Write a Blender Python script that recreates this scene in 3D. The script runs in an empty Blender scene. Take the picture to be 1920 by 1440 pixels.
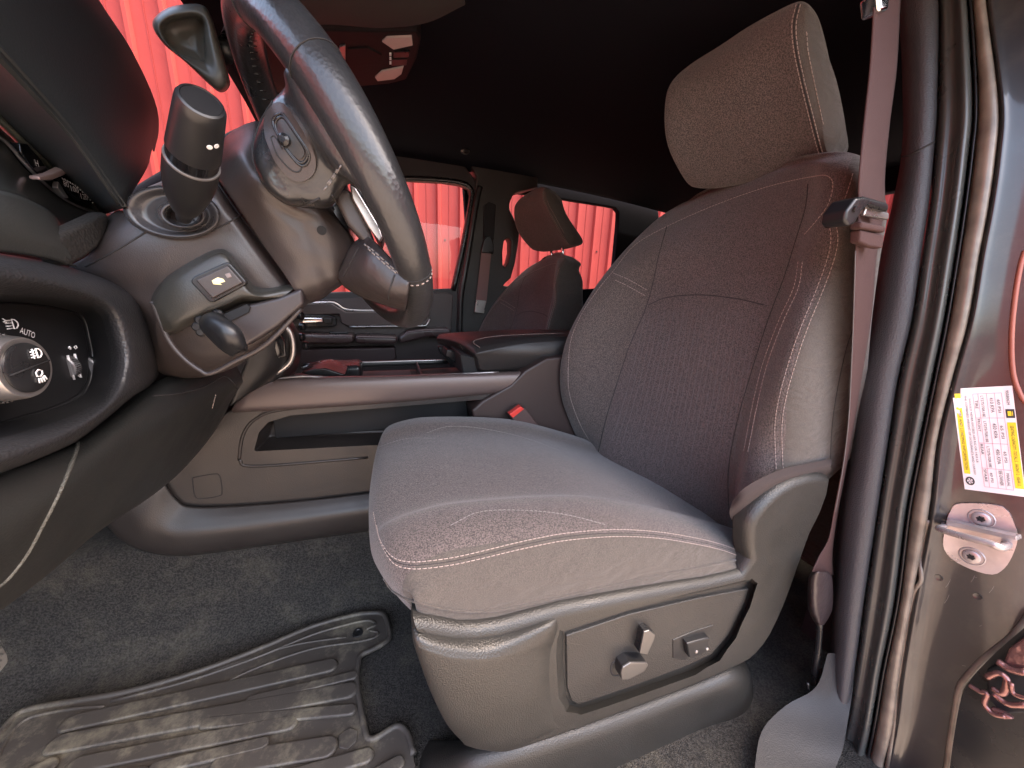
import bpy, bmesh, math, random
import numpy as np
from mathutils import Vector, Matrix
from mathutils.bvhtree import BVHTree
random.seed(4)
sc = bpy.context.scene
col = sc.collection
# ------------------------------------------------------------------ camera, world, sun, exposure
F = 680.0
_N = np.array([-110., 2580., F]); _N /= np.linalg.norm(_N)
_V = np.array([1990., -90., F]); _V /= np.linalg.norm(_V)
_Z = -_N; _X = _V - _V.dot(_Z)*_Z; _X /= np.linalg.norm(_X); _Y = np.cross(_Z, _X)
if _Y[2] < 0: _Y = -_Y
R = np.array([_X, _Y, _Z])          # rows: world axes seen in camera coords (x right, y down, z forward)
cam = bpy.data.cameras.new('camera'); cam.sensor_width = 36; cam.lens = F/1920*36
cam.clip_start = 0.02; cam.clip_end = 500
camo = bpy.data.objects.new('camera', cam); col.objects.link(camo)
r_ = R @ np.array([1, 0, 0]); u_ = R @ np.array([0, -1, 0]); b_ = R @ np.array([0, 0, -1])
camo.matrix_world = Matrix(((r_[0], u_[0], b_[0], 0), (r_[1], u_[1], b_[1], 0), (r_[2], u_[2], b_[2], 0), (0, 0, 0, 1)))
sc.camera = camo
sc.view_settings.view_transform = 'Standard'; sc.view_settings.look = 'None'; sc.view_settings.gamma = 1
sc.view_settings.exposure = 1.05
sc.cycles.max_bounces = 10; sc.cycles.diffuse_bounces = 6; sc.cycles.glossy_bounces = 4
sc.cycles.use_denoising = True
w = bpy.data.worlds.new('World'); sc.world = w; w.use_nodes = True
nt = w.node_tree; bgn = nt.nodes['Background']; sky = nt.nodes.new('ShaderNodeTexSky')
sky.sky_type = 'NISHITA'; sky.sun_disc = False
SUN_EL, SUN_AZ = math.radians(60), math.radians(103)      # high sun from behind the truck, a little to the driver side
sky.sun_elevation = SUN_EL; sky.sun_rotation = SUN_AZ; sky.air_density = 1.0; sky.dust_density = 5.0
wt = nt.nodes.new('ShaderNodeMix'); wt.data_type = 'RGBA'; wt.blend_type = 'MULTIPLY'; wt.inputs[0].default_value = 1; wt.inputs[7].default_value = (1, .9, .8, 1)
nt.links.new(sky.outputs[0], wt.inputs[6]); nt.links.new(wt.outputs[2], bgn.inputs[0])   # hazy warm daylight; bgn.inputs[1].default_value = 0.15
sl = bpy.data.lights.new('sun', 'SUN'); sl.energy = 3.6; sl.angle = math.radians(0.6); sl.color = (1, .93, .82)
so = bpy.data.objects.new('sun', sl); col.objects.link(so)
# direction towards the sun
sd = Vector((math.cos(SUN_EL)*math.sin(SUN_AZ), math.cos(SUN_EL)*math.cos(SUN_AZ), math.sin(SUN_EL)))
so.rotation_euler = sd.to_track_quat('Z', 'Y').to_euler(); so.location = (0, 0, 8)

# ------------------------------------------------------------------ helpers
def ray(px, py): return R @ np.array([px-960., py-720., F])
def at(px, py, Y=None, X=None, Z=None):
    d = ray(px, py)
    t = Y/d[1] if Y is not None else X/d[0] if X is not None else Z/d[2]
    return Vector(d*t)
def proj(P):
    c = R.T @ np.array(P); return (960+F*c[0]/c[2], 720+F*c[1]/c[2])

ORG = {}
def tag(o, label=None, cat=None, group=None, kind=None):
    if label: o['label'] = label
    if cat: o['category'] = cat
    if group: o['group'] = group
    if kind: o['kind'] = kind
    return o
def thing(name, label, cat, loc=(0, 0, 0), group=None):
    o = bpy.data.objects.new(name, None); col.objects.link(o); o.location = loc; o.empty_display_size = .05
    ORG[o.name] = Vector(loc)
    return tag(o, label, cat, group)
def link(name, me, mat, parent=None, smooth=True):
    """me is in world coordinates; linked as a child of parent (whose origin is in ORG) or about its own base"""
    o = bpy.data.objects.new(name, me); col.objects.link(o)
    if parent is not None:
        org = ORG[parent.name]; o.parent = parent
    else:
        if len(me.vertices):
            vs = [v.co for v in me.vertices]
            org = Vector(((min(v.x for v in vs)+max(v.x for v in vs))/2, (min(v.y for v in vs)+max(v.y for v in vs))/2, min(v.z for v in vs)))
        else: org = Vector((0, 0, 0))
        o.location = org
    ORG[o.name] = org.copy()
    me.transform(Matrix.Translation(-org))
    if smooth:
        for p in me.polygons: p.use_smooth = True
    if mat is not None:
        me.materials.clear(); me.materials.append(mat)
    return o
def mesh(verts, faces):
    me = bpy.data.meshes.new('m'); me.from_pydata([tuple(v) for v in verts], [], faces); me.update()
    bm = bmesh.new(); bm.from_mesh(me); bmesh.ops.recalc_face_normals(bm, faces=bm.faces); bm.to_mesh(me); bm.free()
    return me
def crm(P, n, closed=False):
    """Catmull-Rom through the rows of P (list of arrays), n samples per span"""
    P = [np.array(p, float) for p in P]; m = len(P); out = []
    spans = m if closed else m-1
    for i in range(spans):
        p1, p2 = P[i], P[(i+1) % m]
        p0 = P[(i-1) % m] if (closed or i > 0) else 2*p1-p2
        p3 = P[(i+2) % m] if (closed or i+2 < m) else 2*p2-p1
        for k in range(n):
            t = k/n
            out.append(.5*((2*p1)+(-p0+p2)*t+(2*p0-5*p1+4*p2-p3)*t*t+(-p0+3*p1-3*p2+p3)*t**3))
    if not closed: out.append(P[-1])
    return out
def surf_me(grid, nu=6, nv=6, cu=False, cv=False, capu=False):
    """grid[row][col] of points; rows interpolated with nu, columns with nv"""
    G = [np.array(crm([np.array(p) for p in row], nv, cv)) for row in grid]
    G = crm(G, nu, cu); n = len(G); m = len(G[0])
    verts = [tuple(p) for row in G for p in row]; faces = []
    for i in range(n if cu else n-1):
        for j in range(m if cv else m-1):
            a, b = i*m+j, i*m+(j+1) % m; c, d = ((i+1) % n)*m+(j+1) % m, ((i+1) % n)*m+j
            faces.append((a, b, c, d))
    if capu and cv:
        faces.append(tuple(range(m))); faces.append(tuple((n-1)*m+j for j in range(m))[::-1])
    return mesh(verts, faces)
def solid(o, t, off=-1):
    m = o.modifiers.new('thick', 'SOLIDIFY'); m.thickness = t; m.offset = off; return o
def bevel(o, wd, seg=3, ang=35):
    m = o.modifiers.new('bevel', 'BEVEL'); m.width = wd; m.segments = seg; m.limit_method = 'ANGLE'; m.angle_limit = math.radians(ang)
    m.use_clamp_overlap = True
    return o
def wn(o):
    m = o.modifiers.new('wn', 'WEIGHTED_NORMAL'); m.keep_sharp = True; return o
def paint_cols(o, nv_total, ranges):
    """ranges: (first, last, material) of face columns on a lofted mesh"""
    for a, b, m in ranges:
        o.data.materials.append(m); k = len(o.data.materials)-1
        for i, p in enumerate(o.data.polygons):
            if i % nv_total >= a and i % nv_total < b: p.material_index = k
def surf(name, grid, mat, parent=None, nu=6, nv=6, cu=False, cv=False, capu=False, thick=0, off=-1):
    o = link(name, surf_me(grid, nu, nv, cu, cv, capu), mat, parent)
    if thick: solid(o, thick, off)
    return o
def pts_plane(pix, axis, d):
    k = dict(Y=None, X=None, Z=None); out = []
    for p in pix: out.append(at(p[0], p[1], **{axis: d}))
    return out
def rnd(pix, n=4): return [tuple(p) for p in crm([np.array(p, float) for p in pix], n, True)]
def prism(name, pix, axis, d0, d1, mat, parent=None, bv=.004, seg=3, taper=0, world=False, smooth_outline=0, wnm=True, shear=(0, 0, 0)):
    """an outline (pixels unprojected on the plane axis=d0, or world points) extruded to axis=d1"""
    if smooth_outline: pix = rnd(pix, smooth_outline)
    P = [Vector(p) for p in pix] if world else pts_plane(pix, axis, d0)
    dv = Vector(((d1-d0) if axis == 'X' else 0, (d1-d0) if axis == 'Y' else 0, (d1-d0) if axis == 'Z' else 0))+Vector(shear)
    c = sum(P, Vector())/len(P); n = len(P)
    Q = [c+(p-c)*(1+taper)+dv for p in P]
    faces = [tuple(range(n)), tuple(range(n, 2*n))[::-1]]+[(i, (i+1) % n, n+(i+1) % n, n+i) for i in range(n)]
    o = link(name, mesh(P+Q, faces), mat, parent)
    if bv: bevel(o, bv, seg)
    if wnm: wn(o)
    return o
def rprism(name, pix, Y0, Y1, r, mat, parent=None, n=3, steps=5):
    """prism along Y with a rounded front rim of radius r"""
    P = [Vector(p) for p in pts_plane(rnd(pix, n) if n > 1 else pix, 'Y', Y0)]; m = len(P)
    A_ = sum(P[i].x*P[(i+1) % m].z-P[(i+1) % m].x*P[i].z for i in range(m)); sg = 1 if A_ > 0 else -1; N_ = []
    for i in range(m):
        t = (P[(i+1) % m]-P[i-1]); N_.append(Vector((-t.z, 0, t.x)).normalized()*sg)
    rings = [[Vector((p.x, Y1, p.z)) for p in P]]
    for k in range(steps+1):
        q = math.pi/2*k/steps; rings.append([Vector((p.x, Y0+r-r*math.sin(q), p.z))+nn*r*(1-math.cos(q)) for p, nn in zip(P, N_)])
    V = [v for g in rings for v in g]; K = len(rings)
    Fc = [(a*m+i, a*m+(i+1) % m, (a+1)*m+(i+1) % m, (a+1)*m+i) for a in range(K-1) for i in range(m)]+[tuple(range(m))[::-1], tuple((K-1)*m+i for i in range(m))]
    return link(name, mesh(V, Fc), mat, parent)
def tube_me(pts, r, seg=10, closed=False, n=6, flat=1.0, up=None):
    """tube along pts; r float or list; flat squeezes the section along the second axis"""
    m0 = len(pts); rr = [r]*m0 if not hasattr(r, '__len__') else list(r)
    P = crm([np.array(list(p)+[q]) for p, q in zip([tuple(p) for p in pts], rr)], n, closed) if n > 1 else [np.array(list(tuple(p))+[q]) for p, q in zip(pts, rr)]
    m = len(P); verts = []; faces = []; prev = None
    for i in range(m):
        a = P[(i+1) % m][:3] if (closed or i < m-1) else P[i][:3]; b = P[(i-1) % m][:3] if (closed or i > 0) else P[i][:3]
        t = Vector(a-b); t = t.normalized() if t.length > 1e-9 else Vector((0, 0, 1))
        if up is not None: s = t.cross(Vector(up))
        elif prev is None: s = t.cross(Vector((.3, .2, .93)))
        else: s = prev-t*prev.dot(t)
        if s.length < 1e-6: s = t.cross(Vector((1, 0, 0)))
        s.normalize(); prev = s; q = t.cross(s)
        for k in range(seg):
            an = 2*math.pi*k/seg
            verts.append(Vector(P[i][:3])+(s*math.cos(an)+q*math.sin(an)*flat)*P[i][3])
    for i in range(m if closed else m-1):
        for k in range(seg):
            faces.append((i*seg+k, i*seg+(k+1) % seg, ((i+1) % m)*seg+(k+1) % seg, ((i+1) % m)*seg+k))
    if not closed: faces += [tuple(range(seg))[::-1], tuple((m-1)*seg+k for k in range(seg))]
    return verts, faces
def tube(name, pts, r, mat, parent=None, **kw):
    return link(name, mesh(*tube_me(pts, r, **kw)), mat, parent)
def join_me(parts):
    V, Fc = [], []
    for v, f in parts:
        n = len(V); V += list(v); Fc += [tuple(i+n for i in q) for q in f]
    return mesh(V, Fc)
def box_vf(c, s, rot=None):
    c = Vector(c); V = []
    for x in (-1, 1):
        for y in (-1, 1):
            for z in (-1, 1):
                v = Vector((x*s[0]/2, y*s[1]/2, z*s[2]/2))
                if rot is not None: v = rot @ v
                V.append(c+v)
    return V, [(0, 1, 3, 2), (4, 6, 7, 5), (0, 4, 5, 1), (2, 3, 7, 6), (0, 2, 6, 4), (1, 5, 7, 3)]
def box(name, c, s, mat, parent=None, rot=None, bv=.003):
    o = link(name, mesh(*box_vf(c, s, rot)), mat, parent)
    if bv: bevel(o, bv, 3); wn(o)
    return o
def lathe(name, base, axis, prof, mat, parent=None, seg=40):
    """prof: list of (distance along axis, radius)"""
    a = Vector(axis).normalized(); s = a.cross(Vector((0, 0, 1)) if abs(a.z) < .9 else Vector((1, 0, 0))).normalized(); q = a.cross(s)
    V = []; Fc = []
    for h, r in prof:
        for k in range(seg):
            t = 2*math.pi*k/seg; V.append(Vector(base)+a*h+(s*math.cos(t)+q*math.sin(t))*r)
    for i in range(len(prof)-1):
        for k in range(seg): Fc.append((i*seg+k, i*seg+(k+1) % seg, (i+1)*seg+(k+1) % seg, (i+1)*seg+k))
    Fc += [tuple(range(seg))[::-1], tuple((len(prof)-1)*seg+k for k in range(seg))]
    o = link(name, mesh(V, Fc), mat, parent)
    try: o.data.set_sharp_from_angle(angle=math.radians(40))
    except Exception: pass
    return o
def cut(o, cutter):
    """subtract cutter and bake the result into o"""
    m = o.modifiers.new('cut', 'BOOLEAN'); m.object = cutter; m.solver = 'EXACT'
    bpy.context.view_layer.update()
    dg = bpy.context.evaluated_depsgraph_get(); me = bpy.data.meshes.new_from_object(o.evaluated_get(dg))
    o.modifiers.clear(); mats = list(o.data.materials); o.data = me; me.materials.clear()
    for mm in mats: me.materials.append(mm)
    for p in me.polygons: p.material_index = 0
    bpy.data.objects.remove(cutter)
    return o
_bvh = {}
def bvh_of(objs):
    key = tuple(o.name for o in objs)
    if key not in _bvh:
        bpy.context.view_layer.update(); dg = bpy.context.evaluated_depsgraph_get(); V = []; Fc = []
        for o in objs:
            e = o.evaluated_get(dg); me = e.to_mesh(); n = len(V); mw = o.matrix_world
            V += [mw @ v.co for v in me.vertices]; Fc += [tuple(i+n for i in p.vertices) for p in me.polygons]; e.to_mesh_clear()
        _bvh[key] = BVHTree.FromPolygons(V, Fc)
    return _bvh[key]
def hit(px, py, objs, lift=0.0):
    if not isinstance(objs, (list, tuple)): objs = [objs]
    d = Vector(ray(px, py)).normalized(); h = bvh_of(objs).ray_cast(Vector((0, 0, 0)), d)
    if h[0] is None: return None, None
    n = h[1]
    if n.dot(d) > 0: n = -n
    return h[0]+n*lift, n
def onsurf(pixpath, objs, n=8, lift=.0005, closed=False):
    out = []
    for p in crm([np.array(p, float) for p in pixpath], n, closed):
        a, nn = hit(p[0], p[1], objs, lift)
        if a is not None: out.append((a, nn))
    return out
def resample(H, step):
    out = []; acc = 0; out.append(H[0])
    for i in range(1, len(H)):
        a, b = H[i-1], H[i]; L = (b[0]-a[0]).length
        if L > .06: continue
        while acc+L >= step:
            t = (step-acc)/L; p = a[0].lerp(b[0], t); out.append((p, a[1].lerp(b[1], t).normalized())); a = (p, b[1]); L = (b[0]-p).length; acc = 0
        acc += L
    return out
def stitches(name, paths, objs, mat, parent, length=.0045, gap=.0024, wd=.00058, lift=.0004):
    if len(paths) > 1:
        return [stitches(name, [p], objs, mat, parent, length, gap, wd, lift) for p in paths][0]
    parts = []
    for path in paths:
        H = onsurf(path, objs, 14, lift)
        if len(H) < 3: continue
        H = resample(H, (length+gap)/4)
        for i in range(0, len(H)-3, 4):
            a, b = H[i], H[i+3]
            if (a[0]-b[0]).length > .02: continue
            m = (a[0]+b[0])/2+a[1]*.0003
            parts.append(tube_me([a[0]-a[1]*.0004, m, b[0]-b[1]*.0004], wd, seg=5, n=1))
    if not parts: print('no stitches', name); return None
    return link(name, join_me(parts), mat, parent)
def seams(name, paths, objs, mat, parent, r=.0009, lift=.0, closed=False, flat=1.0):
    if len(paths) > 1 and name != 'ribbing':
        return [seams(name, [p], objs, mat, parent, r, lift, closed, flat) for p in paths][0]
    parts = []
    for path in paths:
        H = onsurf(path, objs, 8, lift, closed)
        H = [H[0]]+[H[i] for i in range(1, len(H)) if (H[i][0]-H[i-1][0]).length < .06] if H else []
        if len(H) < 2: continue
        parts.append(tube_me([h[0] for h in H], r, seg=6, n=1, closed=closed))
    if not parts: print('no seams', name); return None
    return link(name, join_me(parts), mat, parent)
def decal(name, poly2d, corners, objs, mat, parent, lift=.0006):
    """poly2d = (verts2d, faces) in 0..1; corners = 4 pixels TL,TR,BR,BL"""
    V = []; TL, TR, BR, BL = [np.array(c, float) for c in corners]
    for u, v in poly2d[0]:
        p = (TL*(1-u)+TR*u)*(1-v)+(BL*(1-u)+BR*u)*v
        a, nn = hit(p[0], p[1], objs, lift)
        if a is None: return None
        V.append(a)
    me = bpy.data.meshes.new('m'); me.from_pydata([tuple(v) for v in V], [], poly2d[1]); me.update()
    return link(name, me, mat, parent, smooth=False)
def grid2d(u0, v0, u1, v1, n=4, m=6):
    V = [(u0+(u1-u0)*i/n, v0+(v1-v0)*j/m) for j in range(m+1) for i in range(n+1)]
    return V, [(j*(n+1)+i, j*(n+1)+i+1, (j+1)*(n+1)+i+1, (j+1)*(n+1)+i) for j in range(m) for i in range(n)]
def text2d(s, u0, v0, u1, v1, rot=0):
    """text fitted in the box; rot 90: reads downwards"""
    cu = bpy.data.curves.new('t', 'FONT'); cu.body = s; cu.resolution_u = 2; o = bpy.data.objects.new('t', cu); col.objects.link(o)
    bpy.context.view_layer.update(); dg = bpy.context.evaluated_depsgraph_get(); me = bpy.data.meshes.new_from_object(o.evaluated_get(dg))
    V = [(v.co.x, v.co.y) for v in me.vertices]; Fc = [tuple(p.vertices) for p in me.polygons]
    bpy.data.objects.remove(o)
    if not V: return [], []
    x0, x1 = min(v[0] for v in V), max(v[0] for v in V); y0, y1 = min(v[1] for v in V), max(v[1] for v in V)
    out = []
    for x, y in V:
        a = (x-x0)/(x1-x0); b = 1-(y-y0)/(y1-y0+1e-9)
        if rot == 90: a, b = 1-b, a
        if rot == -90: a, b = b, 1-a
        out.append((u0+(u1-u0)*a, v0+(v1-v0)*b))
    return out, Fc
def join2d(L):
    V, Fc = [], []
    for v, f in L:
        n = len(V); V += v; Fc += [tuple(i+n for i in q) for q in f]
    return V, Fc

# ------------------------------------------------------------------ materials
def M(name, color, rough=.5, metal=0, spec=.5, bump=0, bscale=200, bdetail=2, var=0, vscale=8, coat=0, sheen=0, color2=None, kind='noise', bdist=.001, rvar=0, stretch=None, dirt=0, bump2=0, b2scale=14):
    m = bpy.data.materials.new(name); m.use_nodes = True; n = m.node_tree.nodes; l = m.node_tree.links; b = n['Principled BSDF']
    b.inputs['Base Color'].default_value = (*color, 1); b.inputs['Roughness'].default_value = rough; b.inputs['Metallic'].default_value = metal
    b.inputs['Specular IOR Level'].default_value = spec; b.inputs['Coat Weight'].default_value = coat; b.inputs['Coat Roughness'].default_value = .08
    if sheen: b.inputs['Sheen Weight'].default_value = sheen; b.inputs['Sheen Roughness'].default_value = .5
    tc = n.new('ShaderNodeTexCoord'); src = tc.outputs['Object']
    if stretch:
        mp = n.new('ShaderNodeMapping'); mp.inputs['Scale'].default_value = stretch; l.new(src, mp.inputs[0]); src = mp.outputs[0]
    last = None
    if var or color2:
        t = n.new('ShaderNodeTexNoise'); t.inputs['Scale'].default_value = vscale; t.inputs['Detail'].default_value = 5; l.new(src, t.inputs[0])
        r = n.new('ShaderNodeValToRGB'); l.new(t.outputs[0], r.inputs[0])
        c2 = color2 or tuple(min(1, c*(1+var)) for c in color); c1 = color if color2 else tuple(c*(1-var) for c in color)
        r.color_ramp.elements[0].position = .38; r.color_ramp.elements[1].position = .62
        r.color_ramp.elements[0].color = (*c1, 1); r.color_ramp.elements[1].color = (*c2, 1); last = r.outputs[0]
    if dirt:
        t = n.new('ShaderNodeTexNoise'); t.inputs['Scale'].default_value = 9; t.inputs['Detail'].default_value = 12; t.inputs['Roughness'].default_value = .78; l.new(tc.outputs['Object'], t.inputs[0])
        r = n.new('ShaderNodeValToRGB'); l.new(t.outputs[0], r.inputs[0]); r.color_ramp.elements[0].position = .5; r.color_ramp.elements[1].position = .72
        r.color_ramp.elements[0].color = (0, 0, 0, 1); r.color_ramp.elements[1].color = (dirt, dirt, dirt, 1)
        mx = n.new('ShaderNodeMix'); mx.data_type = 'RGBA'; l.new(r.outputs[0], mx.inputs[0]); mx.inputs[6].default_value = (*color, 1); mx.inputs[7].default_value = (.28, .25, .18, 1)
        if last is not None: l.new(last, mx.inputs[6])
        last = mx.outputs[2]
    if last is not None: l.new(last, b.inputs['Base Color'])
    if rvar:
        t = n.new('ShaderNodeTexNoise'); t.inputs['Scale'].default_value = 14; t.inputs['Detail'].default_value = 6; l.new(tc.outputs['Object'], t.inputs[0])
        mr = n.new('ShaderNodeMapRange'); l.new(t.outputs[0], mr.inputs[0]); mr.inputs[1].default_value = .35; mr.inputs[2].default_value = .65
        mr.inputs[3].default_value = max(0, rough-rvar); mr.inputs[4].default_value = min(1, rough+rvar); l.new(mr.outputs[0], b.inputs['Roughness'])
    if bump:
        if kind == 'voronoi': t = n.new('ShaderNodeTexVoronoi'); t.feature = 'F1'; t.inputs['Scale'].default_value = bscale
        else: t = n.new('ShaderNodeTexNoise'); t.inputs['Scale'].default_value = bscale; t.inputs['Detail'].default_value = bdetail
        l.new(src, t.inputs[0]); bp = n.new('ShaderNodeBump'); bp.inputs['Strength'].default_value = bump; bp.inputs['Distance'].default_value = bdist
        l.new(t.outputs[0], bp.inputs['Height']); l.new(bp.outputs[0], b.inputs['Normal'])
        if bump2:
            t2 = n.new('ShaderNodeTexNoise'); t2.inputs['Scale'].default_value = b2scale; t2.inputs['Detail'].default_value = 2; t2.inputs['Distortion'].default_value = .8
            mp2 = n.new('ShaderNodeMapping'); mp2.inputs['Scale'].default_value = (1, 1, 2.2); mp2.inputs['Rotation'].default_value = (0, .5, 0); l.new(tc.outputs['Object'], mp2.inputs[0]); l.new(mp2.outputs[0], t2.inputs[0])
            b2 = n.new('ShaderNodeBump'); b2.inputs['Strength'].default_value = bump2; b2.inputs['Distance'].default_value = .02; l.new(t2.outputs[0], b2.inputs['Height']); l.new(b2.outputs[0], bp.inputs['Normal'])
    return m
FAB = M('seat_fabric', (.072, .056, .051), .9, var=.65, vscale=560, bump=.7, bscale=520, sheen=.2, bdist=.002, bump2=.12, b2scale=9)
FABI = M('insert_fabric', (.072, .054, .052), .9, var=.65, vscale=560, bump=.7, bscale=520, sheen=.2, bdist=.002, bump2=.1, b2scale=9)
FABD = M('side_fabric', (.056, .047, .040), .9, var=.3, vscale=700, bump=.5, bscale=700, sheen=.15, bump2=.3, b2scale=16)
PL = M('grained_plastic', (.026, .024, .022), .42, bump=.55, bscale=420, kind='voronoi', bdist=.0012, rvar=.08)
PLG = M('shield_plastic', (.022, .021, .019), .40, bump=.4, bscale=480, kind='voronoi', bdist=.0012, rvar=.06)
PLS = M('smooth_plastic', (.016, .015, .015), .38, bump=.12, bscale=900, rvar=.08)
PLB = M('brownish_column_plastic', (.038, .030, .028), .36, bump=.35, bscale=900, bdist=.0006, rvar=.03)
BLK = M('black_plastic', (.012, .012, .013), .3, rvar=.1)
GLB = M('gloss_black', (.006, .006, .007), .08, coat=.5)
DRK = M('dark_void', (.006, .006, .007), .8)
LEA = M('worn_leather', (.022, .022, .023), .32, bump=.35, bscale=260, kind='voronoi', bdist=.0006, rvar=.05, var=.15, vscale=20, coat=.2)
LEA2 = M('grain_leather', (.02, .018, .018), .42, bump=.5, bscale=420, kind='voronoi', bdist=.001)
HEAD = M('headliner_cloth', (.006, .006, .009), .95, bump=.2, bscale=600, spec=.1)
CARP = M('carpet_pile', (.03, .0275, .0245), 1.0, var=.6, vscale=260, bump=1.0, bscale=420, bdist=.008, dirt=.2, bdetail=4)
RUB = M('mat_rubber', (.045, .039, .034), .55, bump=.2, bscale=300, rvar=.1, dirt=.6)
SEAL = M('door_rubber', (.055, .058, .055), .30, bump=.1, bscale=500, rvar=.08)
SIL = M('satin_silver', (.45, .43, .42), .32, metal=.9, rvar=.08)
RAIL = M('satin_rail', (.10, .075, .07), .36, metal=.2, bump=.1, bscale=900, bdist=.0003)
SIL2 = M('switch_satin', (.16, .155, .15), .35, metal=.8)
CHR = M('chrome', (.75, .75, .75), .12, metal=1)
PAINT = M('dark_paint', (.018, .016, .017), .4, metal=.05, coat=.7, rvar=.08, bump=.04, bscale=25, dirt=.08)
PTAN = M('worn_flange_paint', (.15, .125, .10), .5, metal=.1, coat=.3, rvar=.1, var=.25, vscale=30)
ZINC = M('plated_steel', (.40, .36, .36), .36, metal=.55, rvar=.12, var=.1, vscale=40)
THR = M('stitch_thread', (.34, .27, .24), .85)
THRG = M('grey_thread', (.2, .18, .17), .7)
THRD = M('dark_thread', (.09, .085, .085), .7)
SEAM = M('seam_shadow_gap', (.02, .018, .018), .9)
WHT = M('print_white', (.75, .75, .75), .6)
LBL = M('label_paper', (.72, .66, .68), .5)
YEL = M('label_yellow', (.75, .55, .02), .5)
INK = M('label_ink', (.03, .03, .03), .6)
PNK = M('label_line', (.45, .16, .25), .6)
REDB = M('buckle_red', (.6, .04, .03), .35)
WEB = M('belt_webbing', (.045, .017, .015), .8, bump=.8, bscale=1, bdist=.0008, stretch=(900, 900, 300))
LENS = M('lamp_lens', (.5, .45, .42), .2, spec=.6, bump=.3, bscale=300)
FRED = M('red_sheet_metal', (.25, .032, .028), .6, spec=.2, coat=.0, rvar=.06, var=.06, vscale=1.5)
CONC = M('yard_concrete', (.27, .23, .19), .9, var=.25, vscale=3, bump=.4, bscale=40)
def glass():
    m = bpy.data.materials.new('window_glass'); m.use_nodes = True; n = m.node_tree.nodes; l = m.node_tree.links; n.clear()
    o = n.new('ShaderNodeOutputMaterial'); t = n.new('ShaderNodeBsdfTransparent'); g = n.new('ShaderNodeBsdfGlossy'); mx = n.new('ShaderNodeMixShader'); fr = None
    t.inputs[0].default_value = (.9, .93, .92, 1); g.inputs['Roughness'].default_value = .02
    mx.inputs[0].default_value = .03; l.new(t.outputs[0], mx.inputs[1]); l.new(g.outputs[0], mx.inputs[2]); l.new(mx.outputs[0], o.inputs[0]); return m
GLS = glass()
# ------------------------------------------------------------------ yard outside
gnd = link('ground', mesh([(-40, -40, -1.55), (40, -40, -1.55), (40, 40, -1.55), (-40, 40, -1.55)], [(0, 1, 2, 3)]), CONC, smooth=False); tag(gnd, kind='structure')
def fence(name, p0, p1, z0, z1, label, pitch=.19, t=.03):
    """corrugated sheet from p0 to p1; ribs proud by t on the left side of the direction"""
    a = Vector((p0[0], p0[1], 0)); b = Vector((p1[0], p1[1], 0)); L = (b-a).length; d = (b-a)/L; nn = Vector((-d.y, d.x, 0)); V = []; Fc = []; prof = []
    k = 0; s = 0
    while s < L:
        wv = pitch
        prof += [(s, 0), (s+wv*.40, 0), (s+wv*.405, .004), (s+wv*.42, .004), (s+wv*.425, 0), (s+wv*.78, 0), (s+wv*.84, t), (s+wv*.94, t), (s+wv*.999, 0)]; s += wv
    for s, h in prof:
        for z in (z0, z1): V.append(a+d*s+nn*h+Vector((0, 0, z)))
    for i in range(len(prof)-1): Fc.append((2*i, 2*i+2, 2*i+3, 2*i+1))
    me = bpy.data.meshes.new('m'); me.from_pydata([tuple(v) for v in V], [], Fc); me.update()
    o = link(name, me, FRED, smooth=False); solid(o, .002, 0)
    tag(o, label, 'fence')
    # screw heads as a part
    parts = []
    for i in range(0, int(L/pitch), 2):
        for z in (z0+.3, z0+1.25, z0+1.95, z0+2.6, z0+3.3):
            c = a+d*(i*pitch+pitch*.6)+nn*.003+Vector((0, 0, z+random.uniform(-.03, .03)))
            parts.append(box_vf(c, (.011, .011, .011)))
    sc_ = join_me(parts); bm = bmesh.new(); bm.from_mesh(o.data); k0 = len(bm.faces); sc_.transform(Matrix.Translation(-ORG[o.name])); bm.from_mesh(sc_); bm.to_mesh(o.data); bm.free(); o.data.materials.append(BLK)
    for i_, p_ in enumerate(o.data.polygons): p_.material_index = 0 if i_ < k0 else 1
    return o
fence('metal_fence', (9, 3.4), (-9, 3.4), -1.55, 2.9, 'tall red corrugated sheet fence outside the passenger side windows')
fence('metal_fence', (6.5, -8), (6.5, 3.38), -1.55, 2.9, 'red corrugated sheet fence behind the truck, seen as a sliver past the belt')
fence('metal_fence', (-5, -3.5), (-5, 3.36), -1.55, 2.9, 'unseen red corrugated sheet fence ahead of the truck, added for red light through the windscreen')  # out of view; added to throw red light on forward-facing surfaces
fence('metal_fence', (-14, -10), (14, -10), -1.55, .25, 'low unseen red corrugated sheet fence opposite the open driver door, added for red bounce light')  # out of view behind the camera; added for red bounce through the door
# ------------------------------------------------------------------ cabin shell
HW = 1.9   # passenger side plane
def ceil_z(x, y): 
    u = (y-.95)/.95
    return .63-.10*abs(u)**3-.04*max(0, x-.3)**2-.02*max(0, -x-.1)
g = []
for x in (-.42, -.3, -.1, .3, .8, 1.3, 1.8, 2.0):
    g.append([(x, y, ceil_z(x, y)) for y in (.12, .3, .6, .95, 1.3, 1.6, 1.8, 1.9)])
hl = surf('headliner', g, HEAD, nu=4, nv=4, thick=.03, off=1); tag(hl, kind='structure')
hs = [hl]
# clip in the headliner
a, nn = hit(872, 283, hs)
if a is None: a, nn = Vector((.3, 1.5, .55)), Vector((0, 0, -1))
cl = thing('coat_hook', 'small round dark clip in the headliner above the passenger window', 'clip', tuple(a))
lathe('clip_body', a-nn*.002, nn, [(0, .02), (.006, .019), (.009, .014), (.0091, .008)], BLK, cl); lathe('clip_button', a+nn*.0071, nn, [(0, .007), (.006, .006)], PLS, cl)
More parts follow.
